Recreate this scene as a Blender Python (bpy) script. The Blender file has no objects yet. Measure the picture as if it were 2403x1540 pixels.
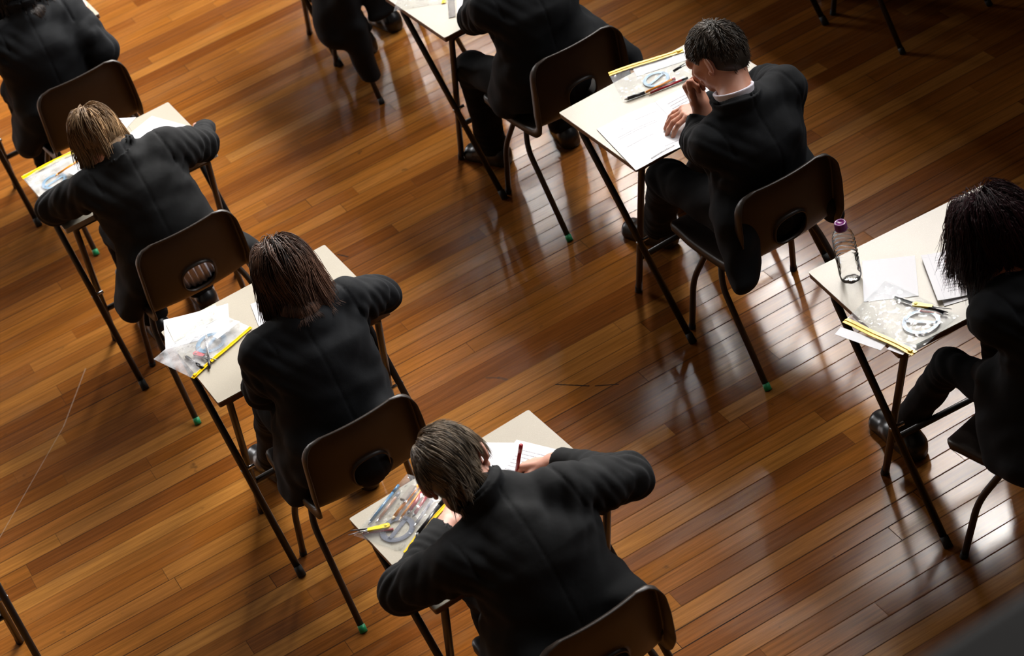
import bpy, bmesh, math, random
import numpy as np
from mathutils import Vector, Matrix

random.seed(7)
RNG = np.random.default_rng(11)
PI = math.pi
COL = bpy.context.scene.collection
V3 = lambda *a: np.array(a, float)


def nrm(v):
    v = np.array(v, float)
    return v / (np.linalg.norm(v) + 1e-12)


# ------------------------------------------------------------------ objects
def link(o, parent=None):
    COL.objects.link(o)
    if parent is not None:
        o.parent = parent
    return o


def thing(name, label, cat, loc=(0, 0, 0), rotz=0.0, group=None):
    o = bpy.data.objects.new(name, None)
    o.empty_display_size = 0.05
    o.location = loc
    o.rotation_euler = (0, 0, rotz)
    o['label'] = label
    o['category'] = cat
    if group:
        o['group'] = group
    return link(o)


def tag(o, label, cat, group=None):
    o['label'] = label
    o['category'] = cat
    if group:
        o['group'] = group
    return o


def mesh_obj(name, verts, faces, mat, parent=None, smooth=True, off=None):
    me = bpy.data.meshes.new(name)
    vs = [tuple(map(float, v)) for v in verts]
    if off is not None:
        vs = [(v[0] - off[0], v[1] - off[1], v[2] - off[2]) for v in vs]
    me.from_pydata(vs, [], [tuple(map(int, f)) for f in faces])
    me.materials.append(mat)
    if smooth:
        me.polygons.foreach_set('use_smooth', [True] * len(me.polygons))
    me.update()
    o = bpy.data.objects.new(name, me)
    if off is not None and parent is None:
        o.location = off
    return link(o, parent)


def bm_obj(name, bm, mat, parent=None, smooth=False, bevel=0.0, seg=2):
    me = bpy.data.meshes.new(name)
    bmesh.ops.recalc_face_normals(bm, faces=bm.faces[:])
    bm.to_mesh(me)
    bm.free()
    me.materials.append(mat)
    if smooth:
        me.polygons.foreach_set('use_smooth', [True] * len(me.polygons))
    o = bpy.data.objects.new(name, me)
    link(o, parent)
    if bevel > 0:
        m = o.modifiers.new('b', 'BEVEL')
        m.width = bevel
        m.segments = seg
        m.limit_method = 'ANGLE'
    return o


def add_box(bm, lo, hi):
    x0, y0, z0 = lo
    x1, y1, z1 = hi
    v = [bm.verts.new(p) for p in [(x0, y0, z0), (x1, y0, z0), (x1, y1, z0), (x0, y1, z0), (x0, y0, z1), (x1, y0, z1), (x1, y1, z1), (x0, y1, z1)]]
    for f in [(0, 3, 2, 1), (4, 5, 6, 7), (0, 1, 5, 4), (1, 2, 6, 5), (2, 3, 7, 6), (3, 0, 4, 7)]:
        bm.faces.new([v[i] for i in f])


def catmull(pts, n=8):
    P = [np.array(p, float) for p in pts]
    P = [2 * P[0] - P[1]] + P + [2 * P[-1] - P[-2]]
    out = []
    for i in range(1, len(P) - 2):
        for j in range(n):
            t = j / n
            a, b, c, d = P[i - 1], P[i], P[i + 1], P[i + 2]
            out.append(.5 * ((2 * b) + (-a + c) * t + (2 * a - 5 * b + 4 * c - d) * t * t + (-a + 3 * b - 3 * c + d) * t ** 3))
    out.append(P[-2])
    return out


def fillet(pts, r, n=6):
    """polyline with rounded corners"""
    P = [np.array(p, float) for p in pts]
    out = [P[0]]
    for i in range(1, len(P) - 1):
        a, b, c = P[i - 1], P[i], P[i + 1]
        d1, d2 = nrm(a - b), nrm(c - b)
        rr = min(r, .45 * np.linalg.norm(a - b), .45 * np.linalg.norm(c - b))
        p, q = b + d1 * rr, b + d2 * rr
        for j in range(n + 1):
            t = j / n
            out.append((1 - t) ** 2 * p + 2 * t * (1 - t) * b + t * t * q)
    out.append(P[-1])
    return out


def tube(path, rad, seg=12, caps=True):
    path = [np.array(p, float) for p in path]
    n = len(path)
    rads = rad if hasattr(rad, '__len__') else [rad] * n
    V, F = [], []
    t0 = nrm(path[1] - path[0])
    u = nrm(np.cross(t0, V3(0, 0, 1) if abs(t0[2]) < .9 else V3(1, 0, 0)))
    for i in range(n):
        t = nrm(path[min(i + 1, n - 1)] - path[max(i - 1, 0)])
        u = nrm(u - t * np.dot(u, t))
        w = np.cross(t, u)
        for k in range(seg):
            a = 2 * PI * k / seg
            V.append(path[i] + rads[i] * (math.cos(a) * u + math.sin(a) * w))
    for i in range(n - 1):
        for k in range(seg):
            k2 = (k + 1) % seg
            F.append((i * seg + k, i * seg + k2, (i + 1) * seg + k2, (i + 1) * seg + k))
    if caps:
        F.append(tuple(reversed(range(seg))))
        F.append(tuple((n - 1) * seg + k for k in range(seg)))
    return V, F


def merge(*vf):
    V, F = [], []
    for v, f in vf:
        o = len(V)
        V += list(v)
        F += [tuple(i + o for i in q) for q in f]
    return V, F


def tube_obj(name, path, rad, mat, parent=None, seg=12, off=None):
    v, f = tube(path, rad, seg)
    return mesh_obj(name, v, f, mat, parent, True, off)


def lathe(prof, seg=32, cx=0, cy=0):
    V, F = [], []
    for r, z in prof:
        for k in range(seg):
            a = 2 * PI * k / seg
            V.append((cx + r * math.cos(a), cy + r * math.sin(a), z))
    n = len(prof)
    for i in range(n - 1):
        for k in range(seg):
            k2 = (k + 1) % seg
            F.append((i * seg + k, i * seg + k2, (i + 1) * seg + k2, (i + 1) * seg + k))
    F.append(tuple(reversed(range(seg))))
    F.append(tuple((n - 1) * seg + k for k in range(seg)))
    return V, F


# ------------------------------------------------------------------ materials
def new_mat(name):
    m = bpy.data.materials.new(name)
    m.use_nodes = True
    nt = m.node_tree
    b = nt.nodes['Principled BSDF']
    return m, nt, b


class NB:
    """tiny node builder"""
    def __init__(s, nt):
        s.nt = nt

    def n(s, typ, **kw):
        nd = s.nt.nodes.new(typ)
        for k, v in kw.items():
            setattr(nd, k, v)
        return nd

    def inp(s, nd, i, v):
        if hasattr(v, 'is_output') or isinstance(v, bpy.types.NodeSocket):
            s.nt.links.new(v, nd.inputs[i])
        elif v is not None:
            nd.inputs[i].default_value = v

    def math(s, op, a, b=None, c=None, clamp=False):
        nd = s.n('ShaderNodeMath', operation=op)
        nd.use_clamp = clamp
        s.inp(nd, 0, a)
        if b is not None:
            s.inp(nd, 1, b)
        if c is not None:
            s.inp(nd, 2, c)
        return nd.outputs[0]

    def mix(s, f, a, b, blend='MIX'):
        nd = s.n('ShaderNodeMix', data_type='RGBA', blend_type=blend)
        s.inp(nd, 0, f)
        s.inp(nd, 6, a)
        s.inp(nd, 7, b)
        return nd.outputs[2]

    def comb(s, x, y, z=0.0):
        nd = s.n('ShaderNodeCombineXYZ')
        s.inp(nd, 0, x)
        s.inp(nd, 1, y)
        s.inp(nd, 2, z)
        return nd.outputs[0]

    def noise(s, vec, scale, detail=2.0, rough=.5, dim='3D'):
        nd = s.n('ShaderNodeTexNoise', noise_dimensions=dim)
        if vec is not None:
            s.inp(nd, 'Vector', vec)
        nd.inputs['Scale'].default_value = scale
        nd.inputs['Detail'].default_value = detail
        nd.inputs['Roughness'].default_value = rough
        return nd.outputs[0]

    def white(s, vec, dim='3D'):
        nd = s.n('ShaderNodeTexWhiteNoise', noise_dimensions=dim)
        if dim == '1D':
            s.inp(nd, 'W', vec)
        else:
            s.inp(nd, 'Vector', vec)
        return nd.outputs[0]

    def ramp(s, f, stops):
        nd = s.n('ShaderNodeValToRGB')
        e = nd.color_ramp.elements
        while len(e) < len(stops):
            e.new(.5)
        for i, (p, c) in enumerate(stops):
            e[i].position = p
            e[i].color = (*c, 1) if len(c) == 3 else c
        s.inp(nd, 0, f)
        return nd.outputs[0]

    def maprange(s, v, a, b, c, d):
        nd = s.n('ShaderNodeMapRange')
        for i, x in enumerate((v, a, b, c, d)):
            s.inp(nd, i, x)
        return nd.outputs[0]

    def bump(s, h, strength, dist=.001):
        nd = s.n('ShaderNodeBump')
        nd.inputs['Strength'].default_value = strength
        nd.inputs['Distance'].default_value = dist
        s.inp(nd, 'Height', h)
        return nd.outputs[0]

    def obj(s):
        return s.n('ShaderNodeTexCoord').outputs['Object']

    def uv(s):
        return s.n('ShaderNodeTexCoord').outputs['UV']


def plain(name, col, rough=.5, metal=0.0, spec=.5, var=.12, vscale=30.0, bump=0.0, bscale=400.0, **kw):
    m, nt, b = new_mat(name)
    g = NB(nt)
    o = g.obj()
    nz = g.noise(o, vscale, 3)
    c = g.mix(nz, (*[x * (1 - var) for x in col], 1), (*[min(1, x * (1 + var)) for x in col], 1))
    nt.links.new(c, b.inputs['Base Color'])
    b.inputs['Roughness'].default_value = rough
    b.inputs['Metallic'].default_value = metal
    b.inputs['Specular IOR Level'].default_value = spec
    if bump:
        nt.links.new(g.bump(g.noise(o, bscale, 2), bump), b.inputs['Normal'])
    for k, v in kw.items():
        b.inputs[k.replace('_', ' ')].default_value = v
    return m


def floor_mat():
    m, nt, b = new_mat('oak_strip_floor')
    g = NB(nt)
    sep = g.n('ShaderNodeSeparateXYZ')
    mp = g.n('ShaderNodeMapping')
    nt.links.new(g.obj(), mp.inputs[0])
    mp.inputs['Rotation'].default_value = (0, 0, math.radians(1.4))
    nt.links.new(mp.outputs[0], sep.inputs[0])
    x, y = sep.outputs[0], sep.outputs[1]
    W = 0.0735
    yy = g.math('DIVIDE', g.math('ADD', y, 20.0 + .021), W)
    idx = g.math('FLOOR', yy)
    fy = g.math('SUBTRACT', yy, idx)
    r1 = g.white(idx, '1D')
    L = g.math('ADD', .85, g.math('MULTIPLY', g.white(g.math('ADD', idx, 91.3), '1D'), 1.1))
    xx = g.math('DIVIDE', g.math('ADD', g.math('ADD', x, 30.0), g.math('MULTIPLY', r1, 9.0)), L)
    ix = g.math('FLOOR', xx)
    fx = g.math('SUBTRACT', xx, ix)
    pid = g.comb(idx, ix, 3.7)
    r2 = g.white(pid)
    r3 = g.white(g.comb(ix, idx, 9.1))
    # seam masks
    ey = g.math('MINIMUM', fy, g.math('SUBTRACT', 1.0, fy))
    seam_w = g.math('MULTIPLY', g.math('ADD', .25, g.white(g.math('ADD', idx, 7.7), '1D')), .034)
    wob = g.math('MULTIPLY', g.noise(g.comb(g.math('MULTIPLY', x, 6.0), idx), 1.0, 3), .02)
    seam = g.math('LESS_THAN', ey, g.math('MULTIPLY', g.math('ADD', seam_w, wob), .8))
    seamS = g.maprange(ey, 0.0, .07, 1.0, 0.0)
    ex = g.math('MULTIPLY', g.math('MINIMUM', fx, g.math('SUBTRACT', 1.0, fx)), L)
    joint = g.math('LESS_THAN', ex, .0011)
    line = g.math('MAXIMUM', seam, joint)
    # grain, streaked along the board
    gv = g.comb(g.math('MULTIPLY', x, 1.6), g.math('MULTIPLY', y, 38.0), g.math('MULTIPLY', r2, 40.0))
    grain = g.noise(gv, 2.2, 5, .62)
    fine = g.noise(g.comb(g.math('MULTIPLY', x, 9.0), g.math('MULTIPLY', y, 260.0), r2), 1.0, 2, .6)
    big = g.noise(mp.outputs[0], .55, 2)
    col = g.ramp(r2, [(0.0, (.160, .047, .008)), (.28, (.225, .074, .012)), (.55, (.280, .100, .016)), (.8, (.325, .125, .022)), (1.0, (.390, .170, .036))])
    col = g.mix(g.math('MULTIPLY', r3, .3), col, (.20, .075, .02, 1))
    k = g.maprange(grain, .3, .72, .68, 1.22)
    k = g.math('MULTIPLY', k, g.maprange(fine, .3, .7, .9, 1.08))
    k = g.math('MULTIPLY', k, g.maprange(big, .3, .7, .88, 1.12))
    kc = g.comb(k, k, k)
    col = g.mix(1.0, col, kc, 'MULTIPLY')
    # grey wear patches and dark stains
    wear = g.maprange(g.noise(g.comb(g.math('MULTIPLY', x, 2.0), g.math('MULTIPLY', y, 5.0)), 1.3, 4, .6), .56, .74, 0.0, .35)
    col = g.mix(wear, col, (.21, .11, .045, 1))
    stain = g.maprange(g.noise(mp.outputs[0], 14.0, 3), .70, .76, 0.0, .55)
    col = g.mix(stain, col, (.07, .035, .015, 1))
    col = g.mix(g.math('MULTIPLY', seamS, .22), col, (.07, .026, .008, 1))
    la = g.maprange(g.white(g.math('ADD', idx, 33.1), '1D'), .25, .95, .38, 1.0)
    la = g.math('MULTIPLY', la, g.maprange(g.noise(mp.outputs[0], 1.7, 2), .3, .65, .35, 1.0))
    col = g.mix(g.math('MULTIPLY', line, la), col, (.012, .008, .006, 1))

    # worn scuff marks that lie on the boards
    def seg_mark(col, a, bb, w, strength, tint):
        ax, ay = a
        dx, dy = bb[0] - ax, bb[1] - ay
        LL = dx * dx + dy * dy
        so = g.n('ShaderNodeSeparateXYZ')
        nt.links.new(g.obj(), so.inputs[0])
        px = g.math('SUBTRACT', so.outputs[0], ax)
        py = g.math('SUBTRACT', so.outputs[1], ay)
        t = g.math('DIVIDE', g.math('ADD', g.math('MULTIPLY', px, dx), g.math('MULTIPLY', py, dy)), LL, clamp=True)
        qx = g.math('SUBTRACT', px, g.math('MULTIPLY', t, dx))
        qy = g.math('SUBTRACT', py, g.math('MULTIPLY', t, dy))
        d = g.math('SQRT', g.math('ADD', g.math('MULTIPLY', qx, qx), g.math('MULTIPLY', qy, qy)))
        d = g.math('ADD', d, g.math('MULTIPLY', g.noise(g.obj(), 60.0, 2), w * .9))
        f = g.maprange(d, w, w * 1.35, strength, 0.0)
        return g.mix(f, col, (*tint, 1))
    col = seg_mark(col, (1.913, 5.512), (1.99, 5.42), .0042, .9, (.02, .014, .012))
    col = seg_mark(col, (2.007, 5.403), (2.067, 5.352), .004, .85, (.02, .014, .012))
    col = seg_mark(col, (1.755, 5.727), (1.785, 5.695), .006, .6, (.06, .035, .02))
    col = seg_mark(col, (1.785, 5.695), (1.802, 5.665), .007, .6, (.06, .035, .02))
    col = seg_mark(col, (1.690, 6.826), (1.712, 6.779), .005, .85, (.03, .02, .016))
    col = seg_mark(col, (.66, 6.95), (.476, 6.686), .0035, .45, (.45, .35, .26))
    col = seg_mark(col, (.476, 6.686), (.07, 6.26), .003, .4, (.45, .35, .26))
    nt.links.new(col, b.inputs['Base Color'])
    # surface: old varnish
    sp = g.noise(mp.outputs[0], 260.0, 2)
    rg = g.math('ADD', g.maprange(g.noise(mp.outputs[0], 3.0, 4), .3, .7, .11, .20), g.math('MULTIPLY', r3, .05))
    rg = g.math('ADD', rg, g.math('MULTIPLY', line, .35))
    rg = g.math('ADD', rg, g.maprange(sp, .6, .8, 0, .12))
    nt.links.new(rg, b.inputs['Roughness'])
    nt.links.new(g.maprange(line, 0, 1, .25, .02), b.inputs['Specular IOR Level'])
    # cupped boards + seams + fine scratches
    cup = g.math('MULTIPLY', g.math('MULTIPLY', fy, g.math('SUBTRACT', 1.0, fy)), 1.1)
    h = g.math('ADD', cup, g.math('MULTIPLY', grain, .10))
    h = g.math('ADD', h, g.math('MULTIPLY', g.noise(mp.outputs[0], 120.0, 3), .10))
    h = g.math('ADD', h, g.math('MULTIPLY', r2, .25))
    nt.links.new(g.bump(h, .22, .0010), b.inputs['Normal'])
    return m


def cloth_mat(name, col, rough=.85, sheen=.25, spec=.25, ws=900.0, weave=.35):
    m, nt, b = new_mat(name)
    g = NB(nt)
    o = g.obj()
    c = g.mix(g.noise(o, 9.0, 4), (*[x * .75 for x in col], 1), (*[x * 1.25 for x in col], 1))
    lint = g.maprange(g.noise(o, 500.0, 1), .72, .8, 0.0, .12)
    c = g.mix(lint, c, (.05, .05, .055, 1))
    nt.links.new(c, b.inputs['Base Color'])
    b.inputs['Roughness'].default_value = rough
    b.inputs['Specular IOR Level'].default_value = spec
    b.inputs['Sheen Weight'].default_value = sheen
    b.inputs['Sheen Roughness'].default_value = .45
    b.inputs['Sheen Tint'].default_value = (.55, .62, .72, 1)
    h = g.math('ADD', g.math('MULTIPLY', g.noise(o, ws, 1), weave), g.noise(o, 28.0, 3))
    h = g.math('ADD', h, g.math('MULTIPLY', g.noise(o, 9.0, 3), 4.0))
    nt.links.new(g.bump(h, .45, .0022), b.inputs['Normal'])
    return m


def skin_mat(name, col):
    m, nt, b = new_mat(name)
    g = NB(nt)
    o = g.obj()
    n1 = g.noise(o, 16.0, 4)
    c = g.mix(g.maprange(n1, .3, .7, 0, 1), (*[x * f for x, f in zip(col, (.86, .74, .68))], 1), (*[x * f for x, f in zip(col, (1.1, 1.08, 1.08))], 1))
    nt.links.new(c, b.inputs['Base Color'])
    b.inputs['Roughness'].default_value = .48
    b.inputs['Subsurface Weight'].default_value = .18
    b.inputs['Subsurface Radius'].default_value = (.012, .004, .002)
    b.inputs['Subsurface Scale'].default_value = 1.0
    nt.links.new(g.bump(g.noise(o, 380.0, 3), .25, .0006), b.inputs['Normal'])
    return m


def hair_mat(name, dark, light, rough=.38, spec=.5):
    m, nt, b = new_mat(name)
    g = NB(nt)
    at = g.n('ShaderNodeAttribute', attribute_name='tint')
    c = g.mix(at.outputs['Fac'], (*dark, 1), (*light, 1))
    nt.links.new(c, b.inputs['Base Color'])
    b.inputs['Roughness'].default_value = rough
    b.inputs['Specular IOR Level'].default_value = spec
    b.inputs['Anisotropic'].default_value = .4
    return m


def speckle_mat():
    m, nt, b = new_mat('cream_laminate')
    g = NB(nt)
    o = g.obj()
    base = (.43, .39, .32)
    c = g.mix(g.noise(o, 5.0, 4), (*[x * .93 for x in base], 1), (*[min(1, x * 1.06) for x in base], 1))
    s1 = g.maprange(g.noise(o, 520.0, 1), .60, .72, 0, .55)
    c = g.mix(s1, c, (.33, .29, .22, 1))
    s2 = g.maprange(g.noise(o, 430.0, 1), .66, .74, 0, .6)
    c = g.mix(s2, c, (.58, .54, .46, 1))
    st = g.maprange(g.noise(o, 11.0, 3), .68, .78, 0, .25)
    c = g.mix(st, c, (.38, .33, .26, 1))
    nt.links.new(c, b.inputs['Base Color'])
    b.inputs['Roughness'].default_value = .36
    b.inputs['Specular IOR Level'].default_value = .45
    nt.links.new(g.bump(g.noise(o, 700.0, 2), .12, .0005), b.inputs['Normal'])
    return m


def paper_mat(name, col=(.76, .76, .80), printed=None, ink=.55, rows=26.0):
    """printed: list of (u0,u1,v0,v1) blocks of small lines of print"""
    m, nt, b = new_mat(name)
    g = NB(nt)
    uv = g.uv()
    sp = g.n('ShaderNodeSeparateXYZ')
    nt.links.new(uv, sp.inputs[0])
    u, v = sp.outputs[0], sp.outputs[1]
    c = g.mix(g.noise(g.obj(), 12.0, 2), (*[x * .97 for x in col], 1), (*col, 1))
    if printed:
        tot = None
        row = g.math('MULTIPLY', v, rows)
        fr = g.math('FRACT', row)
        inrow = g.math('MULTIPLY', g.math('GREATER_THAN', fr, .35), g.math('LESS_THAN', fr, .62))
        ltr = g.math('GREATER_THAN', g.noise(g.comb(g.math('MULTIPLY', u, 150.0), g.math('FLOOR', row)), 1.0, 1), .46)
        txt = g.math('MULTIPLY', inrow, ltr)
        for (u0, u1, v0, v1) in printed:
            r = g.math('MULTIPLY', g.math('MULTIPLY', g.math('GREATER_THAN', u, u0), g.math('LESS_THAN', u, u1)),
                       g.math('MULTIPLY', g.math('GREATER_THAN', v, v0), g.math('LESS_THAN', v, v1)))
            tot = r if tot is None else g.math('MAXIMUM', tot, r)
        c = g.mix(g.math('MULTIPLY', g.math('MULTIPLY', txt, tot), ink), c, (.16, .16, .2, 1))
        # thin margin rule
        mr = g.math('LESS_THAN', g.math('ABSOLUTE', g.math('SUBTRACT', u, .07)), .0022)
        mr2 = g.math('LESS_THAN', g.math('ABSOLUTE', g.math('SUBTRACT', v, .94)), .0018)
        c = g.mix(g.math('MULTIPLY', g.math('MAXIMUM', mr, mr2), .28), c, (.3, .3, .36, 1))
    nt.links.new(c, b.inputs['Base Color'])
    b.inputs['Roughness'].default_value = .55
    b.inputs['Specular IOR Level'].default_value = .35
    return m


def film_mat(name, tint=(.95, .96, .96), gloss=.34, haze=.05, crinkle=.5):
    m, nt, b = new_mat(name)
    g = NB(nt)
    nt.nodes.remove(b)
    out = nt.nodes['Material Output']
    tr = g.n('ShaderNodeBsdfTransparent')
    tr.inputs[0].default_value = (*tint, 1)
    gl = g.n('ShaderNodeBsdfGlossy')
    gl.inputs['Roughness'].default_value = .07
    df = g.n('ShaderNodeBsdfTranslucent')
    df.inputs[0].default_value = (.9, .9, .92, 1)
    d2 = g.n('ShaderNodeBsdfDiffuse')
    d2.inputs[0].default_value = (.85, .85, .88, 1)
    o = g.obj()
    h = g.noise(o, 48.0, 5, .7)
    bp = g.bump(h, crinkle, .006)
    for nd in (gl, d2):
        nt.links.new(bp, nd.inputs['Normal'])
    fr = g.n('ShaderNodeFresnel')
    fr.inputs[0].default_value = 1.5
    nt.links.new(bp, fr.inputs['Normal'])
    f = g.math('MULTIPLY', g.math('MULTIPLY', fr.outputs[0], g.maprange(g.noise(o, 60.0, 3, .6), .56, .68, .10, 1.7)), gloss, clamp=True)
    m1 = g.n('ShaderNodeMixShader')
    nt.links.new(f, m1.inputs[0])
    nt.links.new(tr.outputs[0], m1.inputs[1])
    nt.links.new(gl.outputs[0], m1.inputs[2])
    m2 = g.n('ShaderNodeMixShader')
    hz = g.maprange(g.noise(o, 20.0, 4), .35, .75, haze * .3, haze * 2.2)
    nt.links.new(hz, m2.inputs[0])
    nt.links.new(m1.outputs[0], m2.inputs[1])
    nt.links.new(d2.outputs[0], m2.inputs[2])
    nt.links.new(m2.outputs[0], out.inputs[0])
    return m


def clear_mat(name, tint=(.95, .97, .98), ior=1.45, rough=.03, add=.06):
    m, nt, b = new_mat(name)
    g = NB(nt)
    nt.nodes.remove(b)
    out = nt.nodes['Material Output']
    tr = g.n('ShaderNodeBsdfTransparent')
    tr.inputs[0].default_value = (*tint, 1)
    gl = g.n('ShaderNodeBsdfGlossy')
    gl.inputs['Roughness'].default_value = rough
    lw = g.n('ShaderNodeFresnel')
    lw.inputs[0].default_value = ior
    f = g.math('ADD', lw.outputs[0], add, clamp=True)
    m1 = g.n('ShaderNodeMixShader')
    nt.links.new(f, m1.inputs[0])
    nt.links.new(tr.outputs[0], m1.inputs[1])
    nt.links.new(gl.outputs[0], m1.inputs[2])
    nt.links.new(m1.outputs[0], out.inputs[0])
    return m


M = {}
M['floor'] = floor_mat()
M['top'] = speckle_mat()
M['edge'] = plain('brown_edge', (.14, .075, .04), .55, var=.25, vscale=60)
M['edge_lit'] = plain('lit_edge', (.36, .34, .30), .5, var=.1)  # paler copy of the brown edge, light from the far side put into the colour
M['under'] = plain('board_underside', (.10, .07, .05), .7)
M['tube_black'] = plain('black_tube', (.010, .010, .011), .34, spec=.5, var=.4, vscale=90)
M['tube_brown'] = plain('brown_tube', (.030, .021, .016), .40, spec=.45, var=.3, vscale=90)
M['rubber'] = plain('rubber', (.008, .008, .008), .7)
M['green'] = plain('green_cap', (.01, .30, .11), .45)
M['shell'] = plain('brown_polypropylene', (.026, .0185, .0145), .40, spec=.36, var=.2, vscale=14, bump=.22, bscale=900.0)
M['blazer'] = cloth_mat('black_blazer', (.0050, .0058, .0072), sheen=.025, spec=.2)
M['blazer_grey'] = cloth_mat('charcoal_blazer', (.0085, .0088, .0092), sheen=.035, spec=.2)
M['trouser'] = cloth_mat('black_trousers', (.0042, .0042, .0046), sheen=.015, spec=.15)
M['shirt'] = cloth_mat('white_shirt', (.80, .76, .84), sheen=.1, spec=.3, weave=.1)
M['shoe'] = plain('black_shoe_leather', (.010, .010, .011), .30, spec=.5)
M['skin'] = skin_mat('skin', (.56, .29, .20))
M['skin_b'] = skin_mat('skin_fair', (.60, .34, .26))
M['eye'] = plain('eye_white', (.7, .68, .65), .2)
M['hair_dark'] = hair_mat('dark_brown_hair', (.012, .0095, .0075), (.14, .112, .088), .45, .3)
M['hair_brown'] = hair_mat('brown_hair', (.014, .007, .005), (.24, .135, .095), .42, .3)
M['hair_blonde'] = hair_mat('light_brown_hair', (.034, .019, .010), (.60, .38, .20), .45, .3)
M['hair_boy'] = hair_mat('grey_brown_hair', (.012, .009, .007), (.46, .36, .26), .45, .3)
M['hair_red'] = hair_mat('burgundy_hair', (.0045, .002, .0025), (.045, .010, .014), .5, .16)
M['hair_black'] = hair_mat('black_curly_hair', (.006, .004, .003), (.045, .025, .015))
M['paper'] = paper_mat('white_paper')
M['paper_print'] = paper_mat('printed_paper', printed=[(.15, .8, .60, .68), (.15, .62, .42, .46), (.55, .9, .82, .86), (.6, .92, .12, .15)], ink=.8)
M['paper_rows'] = paper_mat('printed_exam_sheet', printed=[(.12, .9, .12, .9)], ink=.75, rows=16.0)
M['paper_cream'] = paper_mat('cream_paper', (.74, .69, .55), printed=[(.02, .98, .1, .9)], ink=.12, rows=9.0)
M['film'] = film_mat('clear_film')
M['film_haze'] = film_mat('frosted_film', haze=.22, crinkle=.25)
M['yellow'] = plain('yellow_zip', (.90, .58, .0), .32, var=.08)
M['yellow_p'] = plain('yellow_plastic', (.80, .62, .03), .35, var=.05)
M['orange'] = plain('orange_pencil', (.85, .30, .01), .4, var=.05)
M['red'] = plain('red_plastic', (.30, .008, .015), .3, var=.1)
M['redpink'] = plain('pink_red_plastic', (.50, .04, .06), .35, var=.1)
M['blackp'] = plain('black_plastic', (.012, .012, .014), .3)
M['greyp'] = plain('grey_eraser', (.28, .25, .22), .7)
M['bluep'] = plain('blue_clear_plastic', (.07, .20, .36), .25, Alpha=.88)
M['bluelt'] = plain('pale_blue_plastic', (.22, .42, .62), .2, Alpha=.7)
M['greyblue'] = plain('grey_clear_plastic', (.20, .22, .28), .25, Alpha=.6)
M['silver'] = plain('silver_metal', (.45, .45, .47), .28, metal=1.0)
M['wood_tip'] = plain('pencil_wood', (.55, .38, .2), .6)
M['purple'] = plain('purple_cap', (.12, .006, .11), .25, var=.05)
M['pet'] = clear_mat('clear_bottle_plastic', (.993, .996, .997), 1.26, .03, .02)
M['water'] = clear_mat('water', (.992, .995, .995), 1.12, .0, .004)
M['ruler'] = clear_mat('clear_ruler', (.85, .88, .90), 1.5, .1, .08)
M['ink'] = plain('printed_ink', (.05, .05, .06), .5)
M['wall'] = plain('cream_painted_wall', (.07, .055, .042), .8, var=.05, vscale=2)
M['panel'] = plain('dark_oak_panelling', (.030, .018, .010), .5, var=.2, vscale=3)
M['ceil'] = plain('dark_timber_ceiling', (.035, .024, .016), .85, var=.05, vscale=2)
M['frame'] = plain('dark_window_frame', (.10, .08, .06), .5)
M['rail'] = plain('grey_painted_rail', (.011, .0103, .0098), .75, spec=.08, var=.06, vscale=8)

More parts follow.
